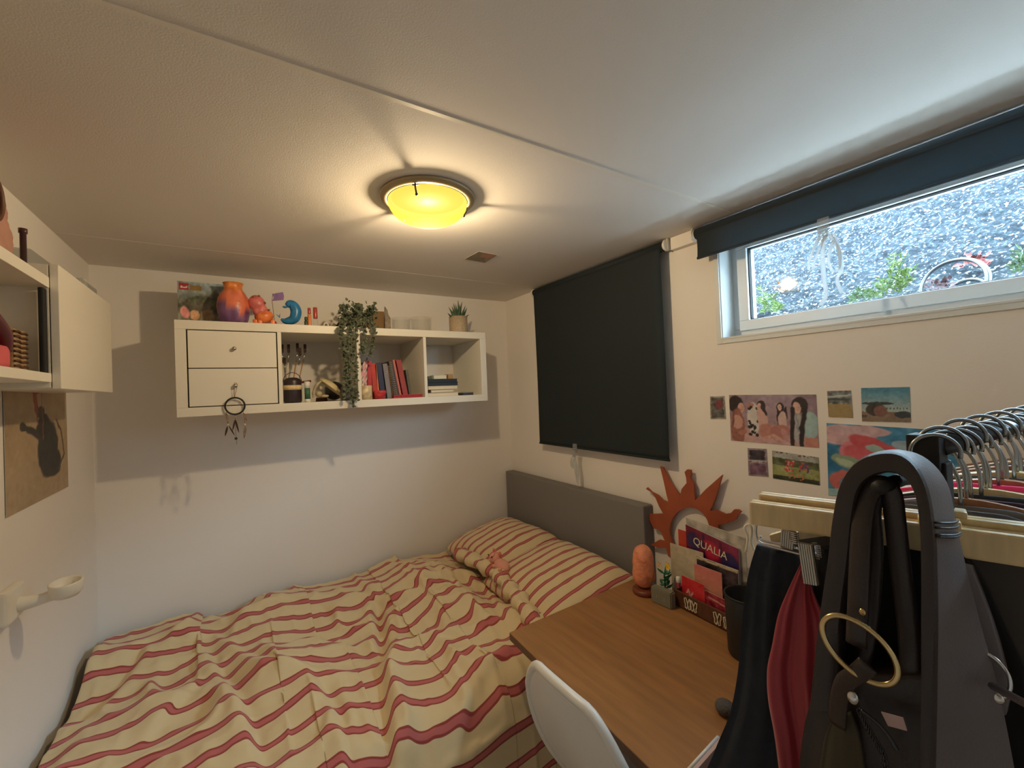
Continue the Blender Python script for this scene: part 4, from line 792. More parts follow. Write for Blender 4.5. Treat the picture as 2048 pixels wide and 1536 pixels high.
# pillows
def pillow(c, hx, hy, hz, rot, tilt, label, sd):
    n = 44; bm = bmesh.new(); uvr = bm.loops.layers.uv.new('UVMap'); mtx = Matrix.Translation(c) @ Matrix.Rotation(rot, 4, 'Z') @ Matrix.Rotation(-tilt, 4, 'Y')
    g = {}
    for side in (1,-1):
        for j in range(n+1):
            for i in range(n+1):
                a, b_ = i/n*2-1, j/n*2-1
                edge = (i in (0,n)) or (j in (0,n))
                if side == -1 and edge: g[(side,i,j)] = g[(1,i,j)]; continue
                h = ((1-abs(a)**3.0)*(1-abs(b_)**3.0))**.62; pin = 1-.07*(abs(a)*abs(b_))**3-.05*(1-abs(b_)**2)*abs(a)**6-.05*(1-abs(a)**2)*abs(b_)**6
                w = .010*(vnoise(np.array([a+3]),np.array([b_+3]),3.5,sd)[0]-.5)*side+.006*(vnoise(np.array([a*1.0+3]),np.array([b_*2+3]),7,sd+1)[0]-.5)
                g[(side,i,j)] = bm.verts.new(mtx @ Vector((a*hx*pin, b_*hy*pin, side*hz*h+w)))
        for j in range(n):
            for i in range(n):
                vs = [g[(side,i,j)], g[(side,i+1,j)], g[(side,i+1,j+1)], g[(side,i,j+1)]]
                f = bm.faces.new(vs if side == 1 else vs[::-1]); ij = [(i,j),(i+1,j),(i+1,j+1),(i,j+1)]; ij = ij if side == 1 else ij[::-1]
                for lp, (a, b_) in zip(f.loops, ij): lp[uvr].uv = (a/n*2*hx, b_/n*2*hy)
    o = obj('pillow', bm, M['stripe_p'], None, True); return tag(o, label, 'pillow')
pillow((1.33,2.275,-.935), .25, .315, .085, .05, .20, 'striped pillow lying against the back wall corner', 3)
pillow((1.30,1.715,-.945), .27, .33, .088, -.03, .22, 'striped pillow at the headboard, nearer to the desk', 8)
# pink plush between the pillows
pg = thing('plush_pig', 'small pale pink plush animal with round snout between the pillows', 'plush toy')
pz = Vector((1.115,1.93,-.885)); pink = mat('pink_plush', rgb(226,160,140), .95, bump=(300,.6,.002)); pink2 = mat('pink_snout', rgb(216,120,112), .9)
bm = bmesh.new(); sph(bm, pz+Vector((0,-.02,-.01)), .038, (.9,1.5,.9), 3); obj('body', bm, pink, pg, True)
bm = bmesh.new(); sph(bm, pz+Vector((.0,.045,.012)), .032, (1,1,.95), 3); obj('head', bm, pink, pg, True)
hd = pz+Vector((0,.045,.008)); bm = bmesh.new(); lathe(bm, [(0,.014),(.015,.013),(.018,.008),(.018,0)], 18, frame(hd+Vector((-.02,.0,.026)), (0,1,0), (.8,0,.6))); obj('snout', bm, pink2, pg, True)
for s_ in (-1,1):
    bm = bmesh.new(); sph(bm, hd+Vector((.012,s_*.030,.030)), .013, (.5,1,1), 2); obj('ear', bm, pink2, pg, True)
    bm = bmesh.new(); sph(bm, hd+Vector((-.030,s_*.018,.022)), .0038, (1,1,1), 2); obj('eye', bm, M['black'], pg, True)
    bm = bmesh.new(); sph(bm, pz+Vector((-.035,s_*.03-.03,-.006)), .010, (1.2,1,1), 2); obj('paw', bm, pink, pg, True)

# ================================================================== DESK
dz = -.86; dk = thing('desk', 'wooden desk with oak-look top standing beside the bed', 'desk')
P0, P1 = Vector((.793,1.325,dz)), Vector((1.455,1.352,dz)); dn = Vector((-.055,-1,0)).normalized()*.82; P2, P3 = P1+dn, P0+dn
bm = bmesh.new(); prism(bm, [P0+Vector((0,0,-.028)), P1+Vector((0,0,-.028)), P2+Vector((0,0,-.028)), P3+Vector((0,0,-.028))], (0,0,.028)); 
bmesh.ops.bevel(bm, geom=list(bm.edges), offset=.0015, segments=1, affect='EDGES'); o = obj('desk_top', bm, M['desk'], dk)
o.data.materials.append(M['deskedge'])
for f in o.data.polygons:
    if abs(f.normal.z) < .5: f.material_index = 1
for (a, s1, s2) in ((P0,1,-1),(P1,-1,-1),(P2,-1,1),(P3,1,1)):
    x_, y_ = a.x+s1*(.22 if s1 > 0 else .05), a.y+s2*.12; B('leg', (x_-.02,y_-.02,ZF), (x_+.02,y_+.02,dz-.028), M['white2'], dk, .002)
B('apron', (1.0,.60,dz-.075), (1.015,1.20,dz-.029), M['deskedge'], dk)
# grey fuzzy ball on desk
c = H(1442,1415,2,dz+.02); blob('hair_tie', 'small dark grey fuzzy ball on the desk by the clothes', 'ball', Vector((c.x+.01,c.y-.005,dz+.0185)), .021, (1,1.1,.86), mat('grey_fuzz', rgb(92,90,92), .95, bump=(200,1,.004)), 3, .3)
# salt lamp
sl = thing('salt_lamp', 'orange-pink salt crystal lamp on a round wooden base', 'lamp')
c = Vector((1.40,1.235,dz)); bm = bmesh.new(); lathe(bm, [(0,0),(.046,0),(.050,.008),(.048,.018),(.040,.022),(0,.022)], 30, Matrix.Translation(c)); obj('base', bm, mat('reddish_wood', rgb(120,58,38), .4), sl, True)
bm = bmesh.new(); sph(bm, Vector((0,0,0)), 1, (1,1,1), 4)
for v_ in bm.verts:
    p = v_.co.copy(); n_ = vnoise(np.array([p.x*1.2+p.z+4]), np.array([p.y*1.2-p.z*.6+4]), 2.2, 5)[0]; k = 1+.22*(n_-.5); zz = p.z; rad = (1-abs(zz)**3.2)**.5/max(1e-3,math.sqrt(max(1e-6,1-zz*zz))) if abs(zz) < .999 else 1
    v_.co = Vector((p.x*rad*.044*k, p.y*rad*.044*k, .022+.088+zz*.088+.0*n_)) 
bmesh.ops.translate(bm, verts=bm.verts, vec=c); obj('crystal', bm, mat('salt_crystal', rgb(232,146,108), .55, bump=(60,1,.006), var=(22,.16)), sl, False)
# small clock block
def deskframe(u, v, ang=0): 
    p = H(u, v, 2, dz); return p
ck = thing('desk_clock', 'small grey block clock with faint digits on the desk', 'clock')
ca = H(1302,1203,2,dz); cbp = H(1343,1221,2,dz); w = (cbp-ca); wl = w.length; q = frame(ca, w, Vector((-w.y,w.x,0))); q = q  # x along face, y into the desk
n_ = Vector((-w.y,w.x,0)).normalized()
n_ = n_ if n_.x > 0 else -n_
hgt = .062; bm = bmesh.new(); prism(bm, [ca, cbp, cbp+n_*.032, ca+n_*.032], (0,0,hgt)); bmesh.ops.bevel(bm, geom=list(bm.edges), offset=.004, segments=2, affect='EDGES'); obj('clock_body', bm, mat('sage_grey', rgb(124,122,104), .6), ck)
text_obj('digits', '10:08', .020, frame((ca+cbp)/2+Vector((0,0,hgt*.45))-n_*.0008, w, (0,0,1)), mat('dim_digits', rgb(150,150,132), .5), ck)
# block-built flower ornament
fl = thing('brick_flower', 'small toy-brick plant with green leaves and yellow flower behind the clock', 'ornament')
c = Vector((1.43,1.155,dz)); bm = bmesh.new(); box(bm, c+Vector((-.022,-.022,0)), c+Vector((.022,.022,.03)), .003); obj('pot', bm, M['black'], fl)
gre = mat('green_plastic', rgb(38,112,76), .3); R2 = random.Random(5); bm = bmesh.new()
for k in range(16):
    a_ = R2.uniform(0,2*PI); z_ = R2.uniform(.03,.10); leaf(bm, c+Vector((0,0,z_)), Vector((math.cos(a_),math.sin(a_),.5)), Vector((0,0,1)), .038, .018)
o = obj('leaves', bm, gre, fl)
T('stem', [c+Vector((0,0,.03)), c+Vector((.005,.006,.09)), c+Vector((0,-.01,.135))], .003, gre, fl)
for (ox, oz, m_) in ((0,.135,mat('yellow_petal', rgb(232,196,60), .4)),(.0,.125,mat('cream_petal', rgb(216,190,140), .4))):
    bm = bmesh.new(); cc = c+Vector((-.005, -.02 if m_.name.startswith('yel') else .02, oz))
    for k in range(6): leaf(bm, cc, Vector((.2*math.cos(k),math.cos(k*PI/3),math.sin(k*PI/3))), Vector((-1,0,.2)), .017, .012)
    obj('flower', bm, m_, fl)
bm = bmesh.new(); sph(bm, c+Vector((-.035,-.018,.045)), .009); obj('bead', bm, mat('teal_bead', rgb(60,170,130), .25), fl, True)
# organiser crate with wooden letters/butterflies
og = thing('desk_organiser', 'dark wooden desk box with white wooden cut-outs on its front', 'organiser')
o0 = H(1344,1207,2,dz); o1 = H(1474,1275,2,dz); ax = (o1-o0).normalized(); nn = Vector((-ax.y,ax.x,0)); nn = nn if nn.x > 0 else -nn; hz_ = .062; dp = .10
o0 = o0+ax*.012
def slab(a, b_, n, th, z0, z1, name, m_, par, bev=.001):
    bm = bmesh.new(); prism(bm, [a+Vector((0,0,z0)), b_+Vector((0,0,z0)), b_+n*th+Vector((0,0,z0)), a+n*th+Vector((0,0,z0))], (0,0,z1-z0)); bmesh.ops.bevel(bm, geom=list(bm.edges), offset=bev, segments=1, affect='EDGES'); return obj(name, bm, m_, par)
slab(o0, o1, nn, .006, 0, hz_, 'front_board', M['darkwood'], og); slab(o0+nn*dp, o1+nn*dp, nn, .006, 0, hz_+.03, 'back_board', M['darkwood'], og)
slab(o0, o0+ax*.006, nn, dp, 0, hz_, 'side_board', M['darkwood'], og); slab(o1-ax*.006, o1, nn, dp, 0, hz_, 'side_board', M['darkwood'], og); slab(o0, o1, nn, dp, 0, .006, 'bottom_board', M['darkwood'], og)
def butterfly(s, w, h):
    bm = bmesh.new(); base = o0+ax*s+Vector((0,0,hz_*.5))-nn*.0022; T_ = lambda x, z: base+ax*x*w+Vector((0,0,z*h))
    for loop in ([(0,0),(-.25,.5),(-.5,.4),(-.45,.05),(-.35,-.1),(-.4,-.4),(-.15,-.5),(0,-.15)],[(0,0),(.25,.5),(.5,.4),(.45,.05),(.35,-.1),(.4,-.4),(.15,-.5),(0,-.15)]):
        tube(bm, [T_(*p) for p in loop], .0022, 6, True)
    obj('wooden_cutout', bm, M['paper'], og)
Lo = (o1-o0).length; butterfly(.066, .030, .040); butterfly(.092, .030, .038); butterfly(Lo-.070, .030, .042); butterfly(Lo-.036, .020, .040)
def card(name, lab, cat, pts, fn, asp, base, th=.003, n=50):   # pts bl, br, tl, tr world
    o = printed(name, pts[0], pts[1], pts[2], tuple(nn*th), fn, asp, base, n, tr=pts[3]); tag(o, lab, cat); return o
def op(u, v, d):                                     # point on a vertical plane parallel to the organiser front, d behind it
    r = Vector(tuple(RM @ np.array([u-CX, v-CY, F]))); k = (o0+nn*d).dot(nn)/r.dot(nn); return r*k
def zfix(p, z): p = p.copy(); p.z = z; return p
zi = dz+.008
def stand(us, vs, d):                                # corners: tl, tr from pixels; bottoms dropped to the box floor
    tl, tr = op(us[0], vs[0], d), op(us[1], vs[1], d); return [zfix(tl, zi), zfix(tr, zi), tl, tr]
def pq(P):
    P.noise(3, 30); P.ell(.16,.82,.12,.12,(50,34,84)); P.ell(.50,.80,.13,.13,(186,32,66)); P.ell(.84,.74,.13,.14,(48,34,86)); P.rect(.34,.6,.38,1,(60,20,60)); P.rect(.66,.6,.70,1,(90,20,60)); P.rect(0,.3,1,.5,(56,22,40))
dq = .085; qc = stand((1371,1476), (1049,1098), dq); o = card('magazine', 'dark red and purple book titled QUALIA, tallest in the desk organiser', 'book', qc, pq, .8, (120,24,60), .008)
cen = op(1419,1097,dq-.002); text_obj('title', 'QUALIA', .041, frame(cen, (qc[3]-qc[2]), (0,0,1)), M['paper'], o)
qc = stand((1372,1490), (1036,1076), .098); card('magazine', 'pale grey magazine standing right behind the QUALIA book', 'magazine', qc, lambda P: P.noise(12, 60), .8, (178,172,160), .004, 40)
qc = stand((1356,1376), (1058,1064), .092); card('notebook', 'narrow orange-red card peeking out left of the QUALIA book', 'card', qc, lambda P: P.noise(3, 10), .2, (196,70,48), .003, 14)
def psh(P): P.noise(9, 14); P.rect(.36,.0,.52,.42,(60,54,60)); P.rect(.52,.05,.6,.36,(150,140,130)); P.noise(30, 10)
qc = stand((1340,1406), (1086,1106), .070); card('paper_sheet', 'cream folded sheet standing at the left of the desk organiser', 'paper', qc, psh, .62, (196,184,158), .003, 40)
def pdk(P): P.noise(10, 60, 4); P.line([(0,.98),(1,.98)], .03, (200,184,150)); P.ell(.4,.7,.3,.08,(104,84,80)); P.ell(.7,.5,.2,.06,(110,90,80))
qc = stand((1393,1475), (1112,1142), .055); card('photo_book', 'dark patterned book with cream edge in the organiser middle', 'book', qc, pdk, .8, (58,44,50), .007)
qc = stand((1388,1443), (1127,1147), .035); card('card', 'plain salmon pink card standing in front of the dark book', 'card', qc, lambda P: (P.grad(.4, 1, (214,124,118))), .6, (204,146,118), .002, 20)
def prd(P): P.noise(4, 20); P.line([(.2,.45),(.3,.6),(.35,.4),(.5,.55)], .025, (226,190,180))
qc = stand((1363,1408), (1150,1170), .020); card('card', 'bright red card with pale marks at the organiser front left', 'card', qc, prd, .7, (206,42,50), .002, 30)
qc = stand((1409,1453), (1180,1202), .018); card('card', 'crimson leaflet low at the organiser front right', 'card', qc, lambda P: (P.noise(8, 60), P.line([(.2,.8),(.9,.75)], .04, (214,150,140))), .9, (150,40,56), .003, 30)
p = op(1357,1168,.03); bm = bmesh.new(); lathe(bm, [(0,0),(.008,0),(.008,.075),(0,.075)], 16, Matrix.Translation((p.x,p.y,zi))); o = obj('tube_body', bm, mat('magenta_tube', rgb(150,30,60), .3), None, True); o.name = 'cosmetic_tube'; tag(o, 'magenta tube with white cap at the left end of the organiser', 'tube')
bm = bmesh.new(); lathe(bm, [(.0085,.072),(.0095,.078),(.009,.092),(0,.094)], 16, Matrix.Translation((p.x,p.y,zi))); obj('white_cap', bm, M['white2'], o, True)
# black bin/backpack behind the clothes at the organiser's right end
bp = thing('black_pen_bin', 'black cylindrical bin standing on the desk between organiser and clothes', 'bin')
c = H(1500,1290,2,dz); c = Vector((1.33,.765,dz)); bm = bmesh.new(); lathe(bm, [(0,0),(.056,0),(.060,.01),(.064,.185),(.062,.19),(.059,.185),(.055,.01),(0,.01)], 36, Matrix.Translation(c)); obj('bin_body', bm, mat('black_plastic', rgb(30,32,34), .45), bp, True)
T('bin_rim', [c+Vector((.063*math.cos(a_),.063*math.sin(a_),.188)) for a_ in np.linspace(0,2*PI,41)[:-1]], .0035, M['black'], bp, 8, True)

# ================================================================== SUN ORNAMENT
sx_ = XR-.03
def sp(u, v): return H(u, v, 0, sx_)
outer = [(1300,1090),(1318,1080),(1330,1083),(1322,1065),(1315,1058),(1307,1057),(1299,1040),(1297,1028),(1312,1028),(1326,1027),(1318,1013),(1311,996),(1303,985),(1292,978),(1294,975),(1303,984),(1315,990),(1325,1000),(1337,1005),(1333,990),(1327,962),(1320,933),(1326,935),(1342,968),(1360,992),(1363,978),(1373,966),(1372,955),(1369,944),(1374,939),(1381,940),(1382,948),(1380,955),(1388,970),(1388,985),(1390,1001),(1412,978),(1444,950),(1441,960),(1430,998),(1420,1022),(1432,1020),(1450,1028),(1462,1026),(1468,1019),(1476,1019),(1482,1024),(1476,1030),(1471,1040),(1455,1046),(1436,1050),(1440,1068),(1450,1080),(1456,1098),(1440,1095),(1428,1092),(1420,1110),(1400,1128),(1372,1133),(1350,1124),(1336,1112),(1332,1096),(1318,1096)]
iv_c = sp(1378,1060)
ring_o = [sp(u, v) for u, v in outer]
bm = bmesh.new(); th = Vector((.010,0,0)); nI = len(ring_o)
icx, icy = 1379, 1062
V0 = [bm.verts.new(p) for p in ring_o]; E0 = [bm.edges.new((V0[i], V0[(i+1) % nI])) for i in range(nI)]
V1 = [bm.verts.new(sp(icx+40*math.cos(a_), icy+47*math.sin(a_))) for a_ in np.linspace(0,2*PI,41)[:-1]]; E1 = [bm.edges.new((V1[i], V1[(i+1) % 40])) for i in range(40)]
bmesh.ops.triangle_fill(bm, use_beauty=True, edges=E0+E1)
ex_ = bmesh.ops.extrude_face_region(bm, geom=list(bm.faces)); bmesh.ops.translate(bm, verts=[v_ for v_ in ex_['geom'] if isinstance(v_, bmesh.types.BMVert)], vec=th)
tag(obj('sun_ornament', bm, M['copper']), 'rust-brown wooden sun ring with wavy and pointed rays hung on the wall', 'ornament')

# ================================================================== WALL PICTURES
xw = XR-.0015
def wall_pic(tlp, trp, brp, blp, fn, base, lab, cat='photo', name='photo_print', n=70):
    pt = [H(*q, 0, xw) for q in (blp, brp, tlp, trp)]; w_ = (pt[1]-pt[0]).length; h_ = (pt[2]-pt[0]).length
    return tag(printed(name, pt[0], pt[1], pt[2], (.0012,0,0), fn, w_/h_, base, n, tr=pt[3]), lab, cat)
def girls(P):
    P.grad(-.2, 1.1, (150,132,148)); P.noise(3, 22); P.ell(.5,.05,.8,.35,(196,158,160)); P.noise(7, 24, 5)
    # cow-print figure
    P.ell(.30,.50,.13,.34,(206,200,198)); P.ell(.27,.78,.07,.05,(178,120,110))
    for k in range(16): P.ell(.24+.12*R.random(), .15+.6*R.random(), .02+.02*R.random(), .03, (36,34,38), R.random()*3)
    P.ell(.08,.80,.17,.18,(44,32,36), .3); P.ell(.15,.72,.07,.11,(206,160,146)); P.ell(.10,.30,.15,.42,(150,98,88)); P.ell(.10,.42,.11,.16,(196,150,138)); P.ell(.16,.2,.10,.05,(170,116,104),.3)
    P.ell(.40,.78,.09,.10,(52,38,44)); P.ell(.375,.76,.045,.07,(216,176,166)); P.ell(.41,.5,.10,.24,(206,166,160),.2); P.ell(.45,.25,.16,.16,(188,132,122),-.5); P.ell(.43,.68,.03,.12,(52,38,44),.5)
    P.ell(.62,.74,.075,.11,(50,38,44)); P.ell(.60,.56,.035,.25,(50,38,44)); P.ell(.67,.55,.035,.22,(50,38,44),-.1); P.ell(.615,.75,.04,.07,(220,182,172)); P.ell(.64,.45,.08,.22,(208,180,176)); P.ell(.60,.25,.2,.15,(178,120,116),.3)
    P.ell(.83,.80,.14,.15,(50,42,48)); P.ell(.80,.74,.07,.12,(214,176,164)); P.ell(.92,.42,.16,.26,(162,190,192)); P.ell(.80,.35,.10,.28,(176,176,180)); P.line([(.75,.72),(.74,.3),(.73,0)], .045, (44,36,42)); P.line([(.88,.68),(.84,.35),(.83,0)], .05, (44,36,42)); P.rect(.87,0,1,.18,(196,136,122))
    for fx_, fy_, k_ in ((.155,.715,.9),(.375,.76,.7),(.615,.75,.6),(.80,.745,1.1)):
        for e_ in (-.012,.012): P.ell(fx_+e_*k_, fy_+.012*k_, .008*k_, .006*k_, (60,40,44))
        P.ell(fx_, fy_-.035*k_, .014*k_, .007*k_, (178,84,88)); P.ell(fx_+.02*k_, fy_-.01, .02*k_, .05*k_, (196,150,138), 0, .5)
    P.ell(.45,.12,.10,.04,(206,160,150),.5); P.ell(.56,.14,.12,.035,(206,160,150),-.5); P.ell(.66,.2,.06,.14,(190,142,140),.3); P.line([(.79,.62),(.80,.3)], .02, (150,152,158)); P.line([(.06,.62),(.03,.3)], .02, (120,80,76))
wall_pic((1458,790),(1632,789),(1638,896),(1462,881), girls, (170,138,146), 'wide lilac-pink group photo of long-haired women taped to the wall', n=130)
wall_pic((1420,793),(1449,792),(1452,838),(1421,838), lambda P: (P.rect(.1,.05,.9,.95,(86,84,84)), P.noise(8,60), P.ell(.6,.65,.18,.2,(124,64,72))), (152,144,132), 'small grey print left of the group photo', n=26)
wall_pic((1654,782),(1702,781),(1706,836),(1657,834), lambda P: (P.rect(.0,.52,1,1,(104,112,114)), P.noise(9,70), P.ell(.5,.8,.6,.04,(176,184,180),.1), P.ell(.4,.68,.4,.05,(74,80,80)), P.rect(0,0,1,.5,(160,140,98))), (160,140,98), 'small print with grey top and sandy lower half', n=30)
def beach(P):
    P.grad(.3, 1.0, (70,134,164)); P.rect(0,.33,1,.42,(168,186,186)); P.rect(0,0,1,.30,(138,118,104)); P.noise(10, 16); P.ell(.30,.36,.24,.18,(66,60,60)); P.ell(.40,.32,.16,.16,(128,92,84)); P.ell(.34,.54,.38,.045,(58,66,66)); P.line([(.28,.55),(.22,.3)], .02, (50,50,50)); P.ell(.86,.22,.2,.10,(58,66,74)); P.rect(0,.12,.12,.2,(90,80,76))
    for k in range(7): P.ell(.55+.065*k,.40,.012,.03,(60,64,66))
wall_pic((1722,776),(1819,774),(1822,845),(1724,843), beach, (176,192,192), 'beach photo with blue sky and a parked dark vehicle', n=70)
wall_pic((1495,896),(1533,898),(1537,954),(1497,951), lambda P: (P.rect(.1,.5,.9,.95,(52,44,54)), P.rect(.1,.06,.9,.46,(112,82,104)), P.noise(9,50), P.ell(.5,.55,.5,.03,(190,180,188))), (150,134,144), 'small dark purple print below the group photo', n=26)
def blossom(P):
    P.rect(0,.75,1,1,(168,172,168)); P.rect(0,.5,1,.78,(92,98,68)); P.rect(0,.16,1,.52,(150,156,100)); P.rect(0,0,1,.16,(58,60,44)); P.noise(7, 40)
    for k in range(26): P.ell(.28+.2*R.random(),.36+.36*R.random(),.035,.04,(196,66,62) if k % 3 else (220,150,146))
    for k in range(22): P.ell(.60+.2*R.random(),.4+.3*R.random(),.03,.035,(104,74,120) if k % 3 else (200,76,66))
    for k in range(12): P.ell(.35+.35*R.random(),.1+.25*R.random(),.025,.03,(206,110,84))
    for k in range(14): P.ell(R.random(),.93+.06*R.random(),.03,.02,(90,60,66))
wall_pic((1544,901),(1637,915),(1640,971),(1546,957), blossom, (130,134,96), 'landscape photo of red blossoms on a green hillside', n=80)
def flam(P):
    P.noise(4, 50, 3); P.noise(11, 22, 9); P.ell(.15,.85,.35,.14,(206,170,176)); P.ell(.30,.92,.3,.08,(206,176,184)); P.ell(.62,.75,.12,.08,(150,176,196)); P.noise(14, 24, 2)
    P.ell(.25,.60,.20,.17,(214,130,144), -.5); P.ell(.40,.70,.30,.12,(200,86,96), -.45); P.ell(.43,.66,.15,.06,(160,186,180), -.45); P.ell(.28,.56,.20,.13,(206,96,108), -.6)
    P.ell(.18,.48,.2,.09,(140,162,140), -.3); P.ell(.16,.47,.12,.05,(178,196,170), -.3); P.ell(.14,.22,.16,.14,(196,104,100)); P.ell(.16,.2,.07,.06,(96,140,170)); P.ell(.1,.05,.3,.05,(150,190,196)); P.ell(.8,.4,.2,.2,(70,142,182))
wall_pic((1653,846),(1922,863),(1925,1012),(1657,991), flam, (58,130,174), 'bright blue painting with pink flamingo ring shapes on the wall', 'painting', 'painting', 150)

# ================================================================== CHAIR
ch = thing('shell_chair', 'white moulded shell chair pushed up to the desk', 'chair')
def shell():
    bm = bmesh.new(); nu, nv = 24, 26; F_, K_ = [], []
    # back sheet: param t across (y), s down; rim from pixels at the back plane
    yc_, hw0 = .868, .186
    for j in range(nv+1):
        s = j/nv; ra, rb = [], []
        if s < .62: q_ = s/.62; z = -.745-q_*.35; xb = .655+.11*q_**2+.0; hw = hw0*(1-.14*q_**1.2); cv = .036*(1-q_*.3)+.02*q_
        else: q_ = (s-.62)/.38; z = -1.095-.045*math.sin(q_*PI/2); xb = .765+.38*q_; hw = hw0*(.86+.08*math.sin(q_*PI)); cv = .045*(1-q_)
        for i in range(nu+1):
            t = i/nu*2-1; drop = (-.30*max(0,abs(t)-.50)**1.7*(1-s)+.012*math.cos(t*2.2)-.004 if s < .62 else .05*abs(t)**3*(1-.3*q_))
            yy = yc_+t*hw; xx = xb+cv*abs(t)**2.2; zz = z+drop; 
            ra.append(bm.verts.new((xx,yy,zz))); 
        F_.append(ra)
    for j in range(nv):
        for i in range(nu): bm.faces.new((F_[j][i], F_[j][i+1], F_[j+1][i+1], F_[j+1][i]))
    o = obj('seat_shell', bm, M['white2'], ch, True); m_ = o.modifiers.new('t', 'SOLIDIFY'); m_.thickness = .006; m_.offset = 0
    bm = bmesh.new(); edge = [F_pt for F_pt in []]
    me_ = o.data; w_ = nu+1; rim = [me_.vertices[i].co.copy() for i in range(nu+1)]; left = [me_.vertices[j*w_].co.copy() for j in range(nv,0,-1)]; right = [me_.vertices[j*w_+nu].co.copy() for j in range(1,nv+1)]
    T('rolled_rim', left+rim+right, .0125, M['white2'], ch, 10)
shell()
for sx2, sy2 in ((.80,.70),(.80,1.02),(1.10,.70),(1.10,1.02)):
    a = Vector((.95+(sx2-.95)*.5, .86+(sy2-.86)*.5, -1.145)); T('leg', [a, Vector((sx2,sy2,ZF))], [.014,.010], M['wood'], ch, 10)
# white rimmed pale item at the frame's bottom
lp = thing('card_box', 'pale pink card box with a white top edge on the near end of the desk', 'box')
e0, e1 = H(1380,1536,2,-.80), H(1436,1474,2,-.80); e0 = e0-(e1-e0)*.1
bm = bmesh.new(); prism(bm, [e0, e1, e1-Vector((0,0,.0595)), e0-Vector((0,0,.0595))], (.012,-.010,0)); obj('box_body', bm, mat('pale_pink', rgb(196,164,154), .6), lp)
T('white_edge', [e0, e1], .0035, M['white2'], lp, 8)

# ================================================================== CLOTHES RACK
BZ = -.098
def by(x): return .18-.043*(x-.75)
rk = thing('clothes_rack', 'black metal clothes rack with square post at its near end', 'rack')
pg_ = H(1790,962,0,.70); T('bag_peg', [(.645,pg_.y,pg_.z),(.775,pg_.y-.004,pg_.z)], .008, M['black'], rk, 12)
T('rail', [(.79,by(.79),BZ),(1.62,by(1.62),BZ)], .0125, M['darkmetal'], rk, 16)
for x_, nm in ((.785,'post'),(1.60,'post')):
    B(nm, (x_-.014,by(x_)-.014+.006,ZF+.03), (x_+.014,by(x_)+.014+.006,BZ-.02), M['black'], rk, .002)
pc_ = H(1850,903,0,.775); B('post_cap', (.764,pc_.y-.0165,H(1850,938,0,.775).z), (.800,pc_.y+.0165,H(1850,869,0,.775).z), M['black'], rk, .002)
for x_ in (.785,1.60): B('foot', (x_-.02,by(x_)-.24,ZF), (x_+.02,by(x_)+.24,ZF+.03), M['black'], rk, .004)
# hangers ---------------------------------------------------------------
def hook_bm():
    bm = bmesh.new(); r = .0235; pts = [(0,0,-.095),(0,0,-.055),(.004,0,-.038)]
    pts = [(0,0,-.095),(0,0,-.06),(.003,0,-.045)]+[(r*math.cos(a_),0,r*math.sin(a_)-.006) for a_ in np.linspace(-1.15, PI+.25, 14)]
    tube(bm, catmull(pts, 2), .0026, 7); return bm
def shoulder_bm(L=.22, h=.024, drop=.072, th=.013):
    bm = bmesh.new(); n = 16; F_, K_ = [], []; z0 = -.093
    topc, bot = [], []
    for i in range(-n, n+1):
        t = i/n; z = z0-drop*abs(t)**1.6*1.0; w = h*(1-.45*abs(t)**3); notch = -.008*math.exp(-((abs(t)-.80)/.035)**2)
        topc.append((t*L, z+notch)); bot.append((t*L*.985, z-w))
    poly = topc+bot[::-1]; A_ = [bm.verts.new((x, -th/2, z)) for x, z in poly]; C_ = [bm.verts.new((x, th/2, z)) for x, z in poly]; m_ = len(topc); N_ = len(poly)
    for i in range(m_-1):
        bm.faces.new((A_[i], A_[i+1], A_[N_-2-i], A_[N_-1-i])); bm.faces.new((C_[i], C_[N_-1-i], C_[N_-2-i], C_[i+1]))
    for i in range(N_): j = (i+1) % N_; bm.faces.new((A_[i], C_[i], C_[j], A_[j]))
    bmesh.ops.bevel(bm, geom=[e for e in bm.edges if len(e.link_faces) == 2 and e.calc_face_angle() > 1.2], offset=.0022, segments=2, affect='EDGES'); return bm
def clamp_bm(L=.22):
    bm = bmesh.new()
    for s_ in (-1,1): box(bm, (-L, s_*.0065-.005, -.135), (L, s_*.0065+.005, -.098), .0035)
    box(bm, (-.02,-.012,-.10), (.02,.012,-.09), .003); return bm
# a garment hanging from a hanger, in hanger coordinates
def garment_bm(L, length, th, wn, sd, flare=1.0, drop=.07, neck=.06):
    bm = bmesh.new(); rows = []; nz_, nk = 30, 56; rg = random.Random(sd); ph = rg.uniform(0,6)
    for j in range(nz_+1):
        v_ = j/nz_; row = []
        for k in range(nk):
            a_ = 2*PI*k/nk; ca, sa = math.cos(a_), math.sin(a_)
            if v_ < .08: q_ = v_/.08; half = neck+(L-neck)*q_**.8; z = -.088-drop*(q_**1.4)
            else: q_ = (v_-.08)/.92; half = L*(1+(flare-1)*q_)+.006*math.sin(3*q_+ph); z = -.088-drop-(length-drop)*q_
            fold = 1+.35*math.sin(wn*a_+ph+2.5*q_)+.2*math.sin(wn*2*a_+ph*2); tt = th/2*min(1, v_/.05+.25)*(fold if v_ >= .08 else 1)
            row.append(bm.verts.new((half*abs(ca)**.85*(1 if ca > 0 else -1), tt*sa, z+(.0 if v_ < .08 else .004*math.sin(5*ca+ph)))))
        rows.append(row)
    for j in range(nz_):
        for k in range(nk): bm.faces.new((rows[j][k], rows[j+1][k], rows[j+1][(k+1) % nk], rows[j][(k+1) % nk]))
    bm.faces.new(rows[0]); bm.faces.new(rows[-1][::-1]); return bm
HM = {}; M['hookm'] = mat('dull_chrome', rgb(150,154,156), .28, 1)
